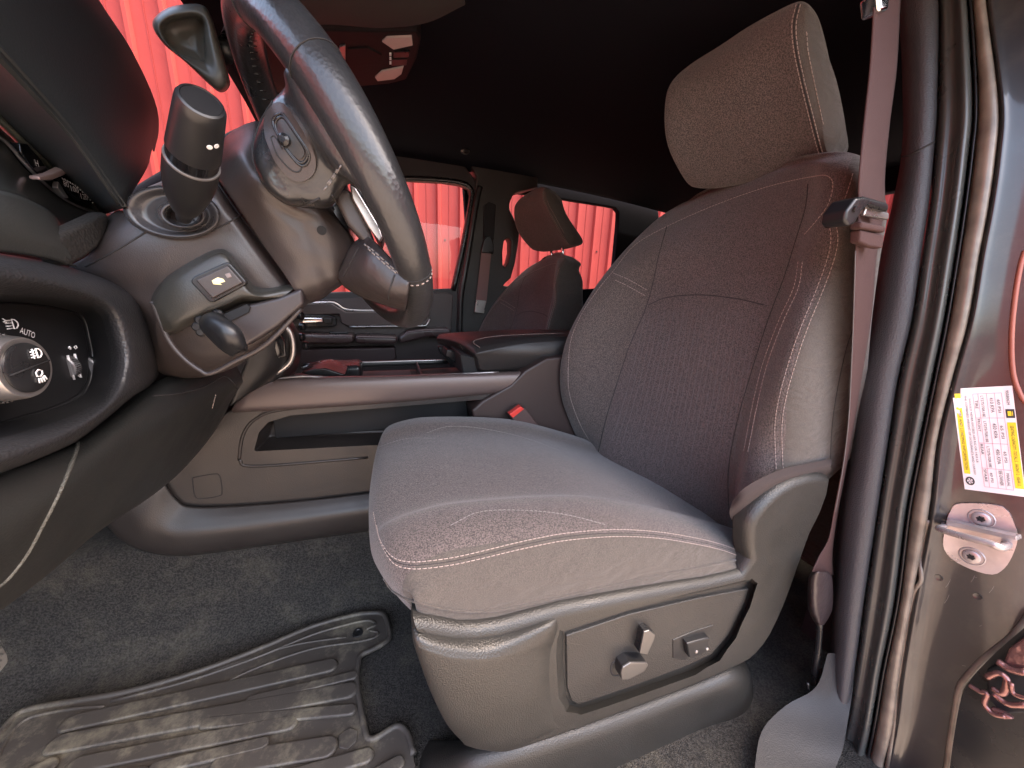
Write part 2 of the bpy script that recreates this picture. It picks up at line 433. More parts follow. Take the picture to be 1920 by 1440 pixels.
# rear bulkhead with rear window, driver side rear wall
def plate(name, outer, holes, mat, thick, origin, xa, ya, parent=None, bv=.006, n=5):
    """flat plate with holes: 2d outlines on the plane origin + xa*u + ya*v"""
    cu = bpy.data.curves.new('c', 'CURVE'); cu.dimensions = '2D'; cu.fill_mode = 'BOTH'; cu.extrude = thick/2; cu.bevel_depth = bv; cu.bevel_resolution = 2
    for L in [outer]+holes:
        s = cu.splines.new('POLY'); s.points.add(len(L)-1); s.use_cyclic_u = True
        for p, q in zip(s.points, L): p.co = (q[0], q[1], 0, 1)
    o = bpy.data.objects.new('c', cu); col.objects.link(o); bpy.context.view_layer.update()
    me = bpy.data.meshes.new_from_object(o.evaluated_get(bpy.context.evaluated_depsgraph_get())); bpy.data.objects.remove(o)
    xa, ya = Vector(xa), Vector(ya); za = xa.cross(ya)
    for v in me.vertices: v.co = Vector(origin)+xa*v.co.x+ya*v.co.y+za*v.co.z
    r = link(name, me, mat, parent, smooth=False)
    return r
rb = plate('rear_bulkhead', [(.1, -.85), (1.95, -.85), (1.95, .6), (.1, .6)], [[(.35, .02), (1.2, .02), (1.18, .40), (1.1, .44), (.5, .44), (.4, .40)]], HEAD, .04, (1.95, 0, 0), (0, 1, 0), (0, 0, 1))
tag(rb, 'dark rear wall of the cabin with the rear window opening', 'cab wall')
lw = plate('rear_side_wall', [(1.02, -.85), (1.95, -.85), (1.95, .55), (1.02, .55)], [], HEAD, .04, (0, .12, 0), (1, 0, 0), (0, 0, 1)); tag(lw, 'dark inner wall beside the rear seats on the driver side', 'cab wall')
# floor
g = []
for x in (-1.0, -.8, -.62, -.45, -.2, .1, .5, 1.0, 1.5, 1.97):
    up = max(0, -x-.85)*1.2
    g.append([(x, .16, -.86+up), (x, .3, -.87+up), (x, .5, -.87+up), (x, .7, -.87+up*1.02), (x, .86, -.865+up), (x, .90, -.81+up), (x, .925, -.69+up*.6), (x, .95, -.60+up*.4), (x, 1.2, -.60+up*.4), (x, 1.3, -.8+up), (x, 1.88, -.8+up)])
fl = surf('carpet_floor', g, CARP, nu=6, nv=6); tag(fl, kind='structure')
# windscreen, A pillar on the passenger side
ws = thing('windscreen', 'front windscreen with a dark pillar on its far side', 'windscreen', (-1.2, 1.0, 0))
g = [[(-1.25+.0*abs(y-1), y, .02) for y in (-.0, .4, 1., 1.6, 1.95)], [(-.82, y, .34) for y in (.03, .42, 1., 1.58, 1.9)], [(-.42, y, .60) for y in (.1, .45, 1., 1.55, 1.85)]]
surf('glass_pane', g, GLS, ws, nu=3, nv=3)
tube('pillar', [(-1.25, 1.97, .0), (-.8, 1.93, .33), (-.38, 1.9, .585), (-.05, 1.9, .6)], .045, HEAD, ws, flat=.7)
tube('pillar', [(-1.3, .02, .0), (-.95, .04, .25), (-.8, .06, .36), (-.42, .1, .585), (0, .1, .6)], .03, HEAD, ws, flat=.7)
# near roof rail (closes the cabin above the door opening)
rr = tube('roof_rail', [(-.42, .1, .60), (0, .1, .60), (.6, .1, .59), (1.0, .12, .56), (2.0, .12, .52)], .04, HEAD); tag(rr, 'dark roof rail above the open driver door', 'roof rail')
# ------------------------------------------------------------------ passenger side
def P2(pix, Y): return [(v.x, v.z) for v in pts_plane(pix, 'Y', Y)]
FW = [(700, 338), (757, 336), (820, 340), (858, 344), (874, 350), (882, 362), (880, 390), (868, 460), (850, 545), (700, 548), (560, 552), (400, 556), (250, 470), (230, 200), (420, 230), (560, 320)]
pd = thing('passenger_door', 'passenger door seen across the cabin with dark armrest and pale trim strip', 'truck door', tuple(at(700, 640, Y=HW)))
fw = [(700, 338), (757, 336), (830, 340), (862, 345), (878, 352), (883, 366), (879, 395), (866, 465), (848, 543), (700, 548), (560, 552)]
fw2 = P2(fw, HW); x0, z0 = fw2[-1]; fw2 += [(-1.15, z0-.02), (-1.1, z0+.03), (-.35, .50), (-.1, .525)]
outer = [(-1.3, -.75), (.44, -.75), (.43, -.02), (.545, .50), (.5, .60), (-.3, .58), (-.5, .50), (-1.35, .02)]
outer = [(-1.3, -.75)]+[P2([(848, 800)], HW)[0]]+P2([(856, 545), (888, 400), (893, 360), (884, 338)], HW)+[(.3, .62), (-.3, .60), (-.5, .48), (-1.35, .02)]
plate('door_frame', outer, [fw2], M('door_frame_plastic', (.018, .015, .016), .5), .05, (0, HW, 0), (1, 0, 0), (0, 0, 1), pd, bv=.006)
def band(name, pix, Y, r, mat, parent, closed=False, flat=1, n=6): return tube(name, pts_plane(pix, 'Y', Y), r, mat, parent, closed=closed, flat=flat, n=n)
band('window_seal', [(640, 340), (757, 335), (830, 338), (864, 343), (880, 351), (885, 366), (881, 395), (868, 465), (850, 545)], HW-.03, .012, BLK, pd)
def pane(parent, pts, Y):
    me = bpy.data.meshes.new('m'); me.from_pydata([(p[0], Y, p[1]) for p in pts], [], [tuple(range(len(pts)))]); me.update(); return link('window_pane', me, GLS, parent, smooth=False)
pane(pd, fw2, HW+.01)
prism('door_card', [(430, 566), (640, 560), (835, 548), (850, 552), (842, 700), (840, 760), (430, 760)], 'Y', HW-.035, HW-.02, M('door_card_plastic', (.05, .035, .034), .45, bump=.2, bscale=500), pd, bv=.004)
prism('trim_insert', [(480, 572), (620, 569), (648, 585), (725, 585), (805, 584), (806, 604), (793, 611), (655, 613), (640, 606), (636, 590), (480, 592)], 'Y', HW-.07, HW-.04, M('door_insert', (.06, .042, .04), .38, rvar=.06), pd, bv=.006)
band('trim_strip', [(500, 570), (567, 569), (619, 567), (634, 572), (650, 581), (700, 583), (800, 582)], HW-.075, .0055, SIL, pd, n=3)
band('trim_strip', [(806, 598), (801, 607), (788, 611), (700, 612), (655, 613)], HW-.075, .004, SIL, pd, n=3)
prism('handle_bezel', [(545, 590), (618, 591), (630, 596), (631, 610), (622, 613), (545, 614)], 'Y', HW-.075, HW-.05, BLK, pd, bv=.004)
prism('door_handle', [(566, 596), (605, 596), (606, 605), (566, 606)], 'Y', HW-.095, HW-.07, CHR, pd, bv=.004)
prism('door_handle_tip', [(607, 596), (622, 597), (622, 606), (607, 606)], 'Y', HW-.09, HW-.07, PLS, pd, bv=.003)
ARML = M('armrest_vinyl', (.05, .03, .03), .3, rvar=.05)
prism('armrest', [(540, 627), (662, 629), (664, 641), (655, 645), (540, 646)], 'Y', HW-.16, HW-.03, ARML, pd, bv=.012)
prism('armrest', [(665, 630), (745, 632), (746, 642), (738, 646), (667, 645)], 'Y', HW-.16, HW-.03, ARML, pd, bv=.012)
prism('pull_grip', [(748, 634), (765, 622), (800, 618), (845, 617), (848, 632), (800, 632), (752, 645)], 'Y', HW-.15, HW-.03, ARML, pd, bv=.01)
prism('map_pocket', [(560, 655), (741, 651), (744, 672), (736, 679), (620, 683), (560, 684)], 'Y', HW-.10, HW-.03, M('pocket', (.045, .025, .025), .5), pd, bv=.008)
prism('switch_bank', [(618, 623), (652, 624), (652, 628), (616, 628)], 'Y', HW-.13, HW-.1, GLB, pd, bv=.002)
# passenger B pillar
pp = thing('cabin_pillar', 'dark pillar between the far side windows with its belt and grab handle', 'cabin pillar', tuple(at(900, 640, Y=HW)))
pil = P2([(893, 335), (890, 360), (884, 400), (872, 470), (858, 545), (852, 760), (990, 760), (1000, 545), (952, 540), (934, 538), (942, 528), (951, 520), (958, 495), (964, 460), (966, 440), (962, 424), (954, 408), (948, 396), (948, 384), (954, 368), (962, 362), (1000, 352), (1000, 318), (880, 312)], HW)
holes = [P2([(938, 452), (944, 446), (952, 446), (956, 454), (956, 475), (951, 495), (943, 505), (936, 500), (935, 475)], HW)]
plate('pillar_trim', pil, holes, PL, .06, (0, HW-.005, 0), (1, 0, 0), (0, 0, 1), pp, bv=.008)
band('pillar_edge', [(900, 350), (894, 375), (885, 430), (872, 510), (864, 560), (862, 640)], HW-.045, .014, PLS, pp)
prism('belt_slot', [(908, 385), (917, 378), (930, 384), (926, 450), (906, 450)], 'Y', HW-.055, HW-.03, DRK, pp, bv=.004)
prism('belt_guide', [(903, 466), (908, 448), (914, 442), (922, 444), (926, 458), (926, 476), (902, 474)], 'Y', HW-.075, HW-.05, BLK, pp, bv=.006)
prism('belt_webbing', [(903, 474), (921, 475), (912, 568), (892, 566)], 'Y', HW-.07, HW-.066, M('far_belt', (.2, .12, .11), .8), pp, bv=0)
prism('buckle_tongue', [(893, 562), (912, 564), (908, 588), (890, 586)], 'Y', HW-.075, HW-.06, SIL, pp, bv=.003)
# rear passenger door
rd = thing('rear_door', 'rear passenger door with a rounded window showing the red fence', 'truck door', tuple(at(1100, 640, Y=HW)))
rw = P2([(948, 388), (956, 366), (972, 360), (1046, 370), (1140, 385), (1155, 388), (1162, 397), (1161, 420), (1149, 541), (934, 552), (940, 530), (930, 480), (935, 420)], HW+.03)
ro = P2([(870, 340), (900, 325), (1230, 360), (1250, 560)], HW+.03)+[(1.97, -.1), (1.97, -.75), (.5, -.75)]
plate('door_frame', ro, [rw], HEAD, .03, (0, HW+.05, 0), (1, 0, 0), (0, 0, 1), rd, bv=.004)
pane(rd, rw, HW+.055)
# sun visor and the header
sv = thing('sun_visor', 'dark padded sun visor folded up above the windscreen', 'sun visor', (-.15, .85, .5))
g = []
for px0, py0, Y in ((500, -60, .50), (560, -20, .62), (640, 20, .72), (740, 24, .86), (850, 8, .95), (900, -30, .9)):
    a = at(px0, py0, Y=Y); g.append([a+Vector((-.08, 0, .015)), a+Vector((-.04, 0, -.012)), a+Vector((0, 0, -.006)), a+Vector((.03, 0, .01)), a+Vector((0, 0, .02)), a+Vector((-.05, .0, .03))])
g = [[at(x, y, Y=Y) for x, y, Y in row] for row in [
    [(480, -80, .5), (520, 20, .62), (545, 52, .8), (540, 40, .9), (520, -20, .9)],
    [(600, -90, .5), (610, 10, .62), (620, 45, .8), (615, 35, .9), (600, -30, .9)],
    [(720, -100, .5), (710, -5, .62), (715, 50, .8), (715, 40, .9), (700, -30, .9)],
    [(830, -110, .5), (800, -25, .62), (800, 40, .8), (800, 30, .9), (780, -30, .9)],
    [(900, -110, .5), (870, -40, .62), (872, 8, .8), (865, 0, .9), (850, -40, .9)]]]
surf('visor_body', g, M('visor_cloth', (.022, .022, .02), .8, bump=.2, bscale=500), sv, thick=.018)
# overhead console
oc = thing('overhead_console', 'overhead console with two pale map lamps and small switches', 'overhead console', tuple(at(720, 110, Y=1.1)))
def opl(pix, z): return pts_plane(pix, 'Z', z)
oz = .575
prism('console_body', [(470, 55), (560, 55), (700, 58), (780, 58), (790, 72), (782, 110), (762, 150), (730, 158), (640, 166), (480, 178)], 'Z', oz, oz+.05, M('overhead_plastic', (.012, .010, .011), .6, spec=.2, bump=.1, bscale=600), oc, bv=.006)
prism('map_lamp', [(716, 79), (725, 71), (772, 69), (774, 86), (738, 94)], 'Z', oz-.004, oz+.01, LENS, oc, bv=.002)
prism('map_lamp', [(703, 146), (716, 134), (757, 126), (753, 140), (740, 149), (708, 153)], 'Z', oz-.004, oz+.01, LENS, oc, bv=.002)
for a in ([(739, 98), (768, 97), (766, 108), (738, 109)], [(735, 112), (764, 111), (762, 123), (734, 124)]): prism('switch', a, 'Z', oz-.004, oz+.01, BLK, oc, bv=.0015)
for y in (103, 111, 119): prism('switch_lamp', [(730, y-2), (734, y-2), (734, y+2), (730, y+2)], 'Z', oz-.003, oz+.002, WHT, oc, bv=0)
prism('compartment_lid', [(652, 92), (690, 90), (716, 104), (714, 122), (652, 126)], 'Z', oz-.003, oz+.01, M('lid_plastic', (.010, .008, .009), .6, spec=.2), oc, bv=.002)
prism('trim_bar', [(637, 88), (648, 85), (648, 128), (640, 128), (634, 110)], 'Z', oz-.004, oz+.01, SIL, oc, bv=.002)
# rear view mirror
mi = thing('rear_view_mirror', 'dark rounded mirror housing in front of the windscreen, seen from its back', 'mirror', tuple(at(400, 130, Y=.95)))
def mir(pix, Y): return [at(a, b, Y=Y) for a, b in pix]
rim = [(287, 50), (296, 28), (325, 12), (375, 9), (395, 30), (412, 85), (428, 140), (430, 160), (418, 172), (400, 165), (350, 118), (310, 85)]
c = (375, 90)
def sh(k, dx=0, dy=0): return [(c[0]+(x-c[0])*k+dx, c[1]+(y-c[1])*k+dy) for x, y in rim]
inr = [(305, 58), (310, 45), (328, 36), (362, 31), (382, 40), (385, 70), (387, 95), (388, 110), (384, 119), (370, 114), (340, 104), (318, 85)]
def bl(a_, b_, t): return [(p[0]*(1-t)+q[0]*t, p[1]*(1-t)+q[1]*t) for p, q in zip(a_, b_)]
surf('housing', [mir([(352, 76)]*12, .965), mir(bl([(352, 76)]*12, inr, .5), .966), mir(bl([(352, 76)]*12, inr, .9), .956), mir(inr, .940), mir(bl(inr, rim, .4), .93), mir(bl(inr, rim, .85), .938), mir(rim, .965), mir(rim, 1.03), mir(sh(.9), 1.07), mir(sh(.02), 1.08)], M('mirror_shell', (.08, .075, .065), .38), mi, cv=True, nu=5, nv=5)
tube('stem', [at(420, 100, Y=1.0), at(440, 60, Y=1.1), at(445, 10, Y=1.2)], .018, BLK, mi)

# ------------------------------------------------------------------ seats
def PX(row): return [at(a, b, Y=Y) for a, b, Y in row]
def make_seat():
    s = thing('driver_seat', 'large grey cloth driver seat with pale double stitching and a plastic side shield', 'truck seat', (.35, .65, -.83))
    # cushion: rows front (under) -> rear ; section columns from the far bottom over the top to the near bottom
    prof = [(.035, -.49, 0), (-.006, -.468, .2), (-.030, -.432, .6), (-.043, -.385, .9), (-.018, -.340, 1), (.05, -.322, 1), (.12, -.322, 1), (.23, -.332, 1), (.34, -.352, 1), (.48, -.40, 1), (.62, -.455, 1), (.70, -.49, 1)]
    secs = []
    for x, z, k in prof:
        front = max(0, (.06-x)/.11); e = .045*min(1, front)
        zb = -.46-.04*max(0, (x-.2)/.5) - .1*(1-k)*0
        if x < .12: zb = min(-.42-.30*max(0, x), -.42)
        if x > .0: zb -= .03
        zb = min(zb, z-.03) if k < .95 else zb
        zr = z+(.0 if k >= 1 else -.012)
        row = [(x+e*1.2, .925, zb), (x+e*1.05, .925, (zb+zr)/2), (x+e, .91, zr-.028), (x+e*.35, .88, zr-.001), (x+e*.12, .83, zr+.004), (x, .78, zr-.010*k), (x, .65, zr-.004), (x, .52, zr-.010*k), (x+e*.12, .475, zr+.006), (x+e*.4, .435, zr+.006), (x+e, .402, zr-.008), (x+e*1.1, .392, zr-.026), (x+e*1.2, .384, (zb+zr)/2), (x+e*1.3, .392, zb)]
        secs.append(row)
    for i_ in range(4):
        x_, z_, k_ = prof[i_]; EX = {0: .085, 1: .075, 2: .060, 3: .035, 4: .016, 5: .006, 7: .006, 8: .017, 9: .036, 10: .055, 11: .064, 12: .074, 13: .085}
        YY = {0: .915, 1: .918, 2: .905, 12: .398, 11: .400, 10: .406, 13: .40}
        for j_ in range(14):
            q_ = secs[i_][j_]; m_ = {0: 1.2, 1: 1.1, 2: 1, 3: .85}[i_]; zc = -.448 if j_ in (0, 1, 2, 10, 11, 12, 13) else -.462 if j_ in (3, 9) else -.482 if j_ in (4, 8) else -1; secs[i_][j_] = (x_+(EX.get(j_, 0)+0)*m_, YY.get(j_, q_[1]), max(z_, zc+.004*(1-i_))-.002*(j_ in (0, 13)))
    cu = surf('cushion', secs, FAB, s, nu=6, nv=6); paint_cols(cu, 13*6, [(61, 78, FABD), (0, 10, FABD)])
    # backrest from rows of the section, bottom to top
    rows = [
     [(1095, 900, .90), (1118, 915, .86), (1130, 920, .79), (1235, 960, .65), (1370, 1010, .51), (1378, 1000, .45), (1384, 985, .415), (1405, 975, .40), (1440, 985, .40)],
     [(1083, 830, .90), (1108, 850, .86), (1126, 855, .79), (1238, 900, .65), (1366, 950, .51), (1376, 948, .45), (1392, 940, .41), (1440, 920, .395), (1560, 880, .405)],
     [(1052, 740, .90), (1072, 748, .86), (1148, 757, .79), (1256, 790, .65), (1372, 832, .51), (1408, 842, .45), (1456, 858, .412), (1510, 850, .395), (1590, 830, .405)],
     [(1058, 650, .90), (1080, 652, .86), (1176, 656, .79), (1285, 680, .65), (1402, 715, .51), (1436, 722, .45), (1468, 735, .412), (1525, 730, .395), (1605, 720, .405)],
     [(1102, 560, .90), (1125, 558, .86), (1216, 556, .79), (1325, 562, .65), (1440, 588, .51), (1474, 595, .45), (1502, 610, .412), (1550, 610, .395), (1615, 605, .405)],
     [(1160, 482, .90), (1186, 478, .86), (1240, 470, .79), (1362, 460, .65), (1474, 478, .51), (1512, 482, .45), (1548, 500, .412), (1585, 500, .395), (1630, 490, .405)],
     [(1225, 417, .90), (1248, 410, .86), (1290, 402, .79), (1398, 375, .65), (1500, 378, .51), (1538, 384, .45), (1570, 400, .415), (1600, 400, .40), (1645, 395, .41)],
     [(1268, 388, .88), (1290, 380, .85), (1320, 366, .78), (1416, 338, .65), (1505, 318, .53), (1542, 315, .47), (1582, 320, .43), (1612, 330, .41), (1635, 338, .42)],
     [(1292, 376, .86), (1312, 369, .83), (1350, 352, .76), (1425, 328, .65), (1505, 305, .55), (1545, 296, .49), (1590, 290, .45), (1622, 298, .43), (1638, 312, .43)],
    ]
    G = []
    for i, r in enumerate(rows):
        p = PX(r); near, far = p[-1], p[0]
        G.append([far+Vector((.11, -.01, 0)), far+Vector((.05, .012, 0))]+p+[near+Vector((.05, .03, 0)), Vector((near.x+.06, .65, near.z))])
    top = G[-1]; cx = sum((q for q in top), Vector())/len(top)
    cz = Vector((cx.x+.01, .65, cx.z+.02))
    for t_, dz_ in ((.14, .010), (.45, .016), (.8, .012), (.98, .010)): G.append([q.lerp(Vector((cz.x, cz.y, cz.z)), t_)+Vector((0, 0, dz_*(1 if t_ < .5 else 1))) for q in top])
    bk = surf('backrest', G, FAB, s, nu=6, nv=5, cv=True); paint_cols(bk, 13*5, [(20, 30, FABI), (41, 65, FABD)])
    # back shell behind
    # headrest
    def hsec(Y, f, dp):
        F3 = [at(a, b, Y=Y) for a, b in f]
        B = [F3[0]+Vector((dp*.45, 0, -.005)), F3[0]+Vector((dp*.9, 0, -.035)), F3[len(F3)//2]+Vector((dp*.95, 0, 0)), F3[-1]+Vector((dp*.8, 0, .02)), F3[-1]+Vector((dp*.4, 0, -.002))]
        return F3+B[::-1]
    hsx = [hsec(.785, [(1312, 125), (1272, 160), (1258, 210), (1264, 270), (1290, 325)], .07),
           hsec(.775, [(1318, 108), (1262, 150), (1248, 205), (1255, 275), (1290, 343)], .09),
           hsec(.72, [(1350, 86), (1310, 130), (1298, 190), (1310, 260), (1340, 343)], .10),
           hsec(.65, [(1400, 52), (1368, 110), (1368, 180), (1380, 250), (1410, 328)], .105),
           hsec(.58, [(1458, 20), (1438, 80), (1446, 160), (1460, 235), (1490, 306)], .10),
           hsec(.535, [(1496, 4), (1485, 60), (1500, 150), (1516, 225), (1537, 290)], .085),
           hsec(.520, [(1512, 14), (1512, 70), (1530, 150), (1542, 225), (1550, 282)], .06)]
    hr = surf('headrest', hsx, FAB, s, nu=6, nv=6, cv=True, capu=True); hr.data.materials.append(FABD)
    for i_, p_ in enumerate(hr.data.polygons):
        if i_ >= 5*6*60+60 or i_ == len(hr.data.polygons)-1: p_.material_index = 1
    for py_, Y in ((345, .60), (372, .72)):
        a = at(1440 if Y < .65 else 1350, py_, Y=Y); a = Vector((.80, Y, .2)); tube('headrest_post', [a, a+Vector((-.03, 0, .12))], .006, CHR, s, n=2)
    # stitching and seams on the surfaces
    CU, BK, HR = [cu], [bk], [hr]
    L1 = [(700, 960), (712, 1010), (735, 1043), (765, 1053), (800, 1052), (850, 1045), (900, 1034), (980, 1015), (1060, 1000), (1150, 993), (1230, 997), (1300, 1008), (1350, 1020), (1395, 1036)]
    L2 = [(706, 985), (716, 1022), (738, 1056), (768, 1066), (803, 1065), (853, 1058), (903, 1047), (983, 1028), (1062, 1013), (1152, 1006), (1232, 1009), (1302, 1020), (1352, 1031), (1392, 1045)]
    stitches('stitching', [L1, L2], CU, THR, cu)
    mid = [((a[0]+b[0])/2, (a[1]+b[1])/2) for a, b in zip(L1, L2)]
    seams('seam', [mid], CU, SEAM, cu, r=.0006, lift=-.0002)
    stitches('stitching', [[(845, 985), (900, 960), (980, 957), (1060, 965), (1140, 985)], [(800, 812), (840, 800), (900, 803), (980, 820), (1050, 845)], [(705, 840), (760, 823), (820, 822)]], CU, THRG, cu, wd=.0006)
    seams('seam', [[(720, 1085), (740, 1110), (780, 1128), (860, 1145), (940, 1143), (1060, 1117), (1200, 1085), (1390, 1048)]], CU, FABD, cu, r=.002)
    # backrest lines
    bA = [(1455, 880), (1453, 800), (1462, 740), (1482, 670), (1503, 610), (1532, 540), (1553, 480), (1558, 440), (1548, 400)]
    bB = [(x+13, y) for x, y in bA]
    bC = [(1065, 700), (1070, 640), (1090, 590), (1120, 545), (1150, 508), (1190, 460), (1250, 425), (1340, 385), (1440, 350), (1530, 330), (1555, 332), (1562, 350), (1552, 385), (1530, 415), (1508, 440)]
    stitches('stitching', [bA, bB, bC, [(1553, 425), (1575, 395), (1592, 350), (1600, 322)], [(1505, 490), (1497, 540), (1470, 600), (1440, 680), (1420, 760), (1402, 850)], [(1497, 490), (1488, 540), (1461, 600), (1431, 680), (1411, 760), (1394, 850)]], BK, THR, bk)
    stitches('stitching', [[(1065, 690), (1068, 740), (1090, 800), (1118, 845)], [(1150, 512), (1180, 525), (1215, 545)], [(1153, 525), (1180, 538), (1212, 556)]], BK, THR, bk, wd=.0006)
    bs = [(1120, 855), (1135, 790), (1150, 740), (1180, 650), (1208, 585), (1222, 540), (1235, 480), (1250, 425)]
    bn = [(1366, 955), (1366, 880), (1380, 800), (1405, 710), (1440, 600), (1470, 520), (1492, 450), (1510, 390), (1515, 345)]
    seams('seam', [bs, bn, [(1215, 572), (1250, 558), (1310, 553), (1380, 560), (1432, 572)], [(1555, 900), (1562, 780), (1585, 660), (1610, 590)]], BK, SEAM, bk, r=.0011, lift=-.0002)
    ribs = []
    for i in range(24):
        t = (i+.5)/24; path = []
        for k in range(6):
            q = k/5; xl = 1140+(1205-1140)*q+18*q*(1-q); xr = 1368+(1425-1368)*q; yl = 830-(830-590)*q; yr = 930-(930-592)*q
            path.append((xl+(xr-xl)*t, yl+(yr-yl)*t-(14*q*math.sin(math.pi*t))))
        ribs.append(path)
    seams('ribbing', ribs, BK, M('rib_fabric', (.10, .085, .085), .95), bk, r=.0008, lift=-.0003)
    # headrest
    hA = [(1493, 8), (1485, 45), (1488, 90), (1500, 150), (1516, 215), (1530, 270), (1537, 292)]
    stitches('stitching', [hA, [(x+8, y) for x, y in hA], [(1512, 60), (1516, 100), (1530, 170), (1545, 240)]], HR, THR, hr)
    seams('seam', [[(x+4, y) for x, y in hA]], HR, SEAM, hr, r=.0012, lift=-.0003)
    # skirt of loose cloth between back and shield
    cf = surf('cloth_flap', [PX([(1373, 940, .402), (1368, 962, .402), (1376, 985, .41)]), PX([(1400, 912, .390), (1400, 938, .386), (1404, 962, .40)]), PX([(1460, 882, .388), (1455, 905, .380), (1458, 922, .395)]), PX([(1520, 868, .388), (1515, 888, .380), (1518, 902, .395)]), PX([(1560, 860, .392), (1558, 876, .385), (1560, 888, .398)])], M('flap_cloth', (.03, .02, .018), .9, bump=.4, bscale=600), s)
    return s, cu, bk, hr
seat, CUSH, BACK, HRST = make_seat()
# driver side shield with the control panel
def add_shield(s):
    out = [(775, 1168), (860, 1182), (940, 1175), (1060, 1142), (1250, 1106), (1395, 1076), (1404, 1030), (1406, 990), (1428, 952), (1470, 914), (1520, 893), (1562, 897), (1545, 960), (1525, 1000), (1500, 1070), (1478, 1130), (1450, 1190), (1420, 1230), (1385, 1254), (1290, 1296), (1150, 1350), (1040, 1390), (960, 1415), (905, 1412), (862, 1390), (835, 1345), (805, 1280), (785, 1225)]
    sh = rprism('side_shield', out, .370, .402, .016, PLG, s, n=2)
    cutp = [(1052, 1178), (1180, 1140), (1300, 1110), (1412, 1082), (1424, 1090), (1404, 1140), (1372, 1205), (1338, 1242), (1300, 1262), (1200, 1298), (1090, 1335), (1066, 1326), (1054, 1290)]
    oA = pts_plane([(1040, 1178), (1180, 1136), (1300, 1106), (1414, 1078), (1428, 1088), (1412, 1140), (1388, 1200), (1358, 1245), (1312, 1276), (1200, 1318), (1092, 1354), (1054, 1350), (1034, 1324), (1028, 1230)], 'Y', .352)
    oB = pts_plane([(1057, 1184), (1180, 1144), (1300, 1114), (1406, 1090), (1414, 1098), (1402, 1136), (1374, 1192), (1342, 1234), (1298, 1256), (1200, 1290), (1088, 1328), (1068, 1322), (1060, 1300), (1056, 1240)], 'Y', .387)
    n_ = len(oA); c = link('c', mesh(oA+oB, [tuple(range(n_)), tuple(range(n_, 2*n_))[::-1]]+[(i, (i+1) % n_, n_+(i+1) % n_, n_+i) for i in range(n_)]), None, None)
    cut(sh, c); wn(sh); sh.data.set_sharp_from_angle(angle=math.radians(35))
    surf('shield_bulge', [[at(x, y, Y=Y) for x, y, Y in row] for row in [
        [(774, 1160, .392), (779, 1163, .386), (860, 1176, .386), (940, 1170, .386), (1036, 1143, .386), (1045, 1140, .388)],
        [(773, 1190, .388), (780, 1192, .368), (850, 1208, .362), (930, 1208, .362), (1030, 1172, .364), (1048, 1170, .372)],
        [(776, 1208, .388), (784, 1210, .362), (850, 1228, .354), (930, 1228, .354), (1018, 1204, .359), (1044, 1200, .374)],
        [(781, 1224, .388), (790, 1226, .361), (852, 1245, .352), (932, 1245, .352), (1010, 1228, .360), (1040, 1226, .376)],
        [(807, 1296, .388), (818, 1300, .364), (870, 1310, .355), (940, 1305, .354), (1010, 1292, .361), (1040, 1290, .376)],
        [(838, 1358, .388), (848, 1362, .370), (885, 1370, .361), (945, 1365, .360), (1018, 1345, .365), (1052, 1344, .376)],
        [(866, 1390, .388), (874, 1394, .378), (905, 1402, .371), (955, 1404, .369), (1030, 1375, .370), (1066, 1366, .376)],
        [(870, 1396, .392), (880, 1400, .388), (905, 1406, .386), (955, 1408, .386), (1040, 1380, .386), (1060, 1374, .388)]]], PLG, s, nu=5, nv=5)
    pan = [(1062, 1192), (1180, 1152), (1300, 1124), (1404, 1104), (1396, 1130), (1366, 1190), (1334, 1227), (1290, 1248), (1200, 1282), (1085, 1322), (1072, 1314), (1064, 1290)]
    pn = prism('control_panel', pan, 'Y', .382, .40, PL, s, bv=.0015)
    # lever one (vertical) and lever two (horizontal) with satin faces
    def lever(pl, Yf):
        a = prism('seat_switch', pl, 'Y', Yf+.001, .384, BLK, s, bv=.0015)
        b = prism('switch_face', pl, 'Y', Yf-.002, Yf+.002, SIL2, a, bv=.0015); return a
    lever([(1200, 1226), (1208, 1185), (1218, 1182), (1229, 1190), (1227, 1200), (1214, 1228)], .366)
    lever([(1165, 1262), (1168, 1252), (1182, 1243), (1212, 1243), (1216, 1247), (1208, 1260), (1178, 1275), (1166, 1275)], .362)
    seams('switch_slot', [[(1203, 1222), (1197, 1205), (1204, 1182), (1214, 1175), (1222, 1182)], [(1168, 1264), (1150, 1266), (1145, 1254), (1152, 1240), (1185, 1228)]], [pn], SEAM, pn, r=.0014)
    prism('switch_recess', [(1262, 1200), (1300, 1184), (1338, 1172), (1336, 1182), (1325, 1190), (1310, 1200), (1286, 1238), (1262, 1234)], 'Y', .3805, .386, PLS, s, bv=.0012)
    ls = prism('lumbar_switch', [(1288, 1207), (1320, 1198), (1331, 1196), (1330, 1218), (1316, 1228), (1292, 1234)], 'Y', .370, .384, BLK, s, bv=.003)
    for px_, py_ in ((1305, 1221), (1325, 1216)): lathe('switch_dot', at(px_, py_, Y=.371), (0, -1, 0), [(0, .0035), (.002, .003), (.003, .001)], SIL, ls, seg=16)
    # riser cover below
    rz = surf('riser_cover', [[at(x, y, Y=Y) for x, y, Y in row] for row in [
        [(760, 1385, .62), (745, 1440, .60), (740, 1520, .58)],
        [(850, 1400, .47), (840, 1440, .43), (830, 1540, .41)],
        [(930, 1392, .42), (945, 1425, .392), (960, 1560, .388)],
        [(1100, 1345, .42), (1110, 1378, .392), (1130, 1520, .388)],
        [(1280, 1278, .42), (1295, 1308, .392), (1310, 1430, .388)],
        [(1370, 1240, .42), (1388, 1268, .392), (1403, 1366, .388)],
        [(1385, 1236, .50), (1400, 1264, .48), (1412, 1340, .47)]]], PLG, s, thick=.01)
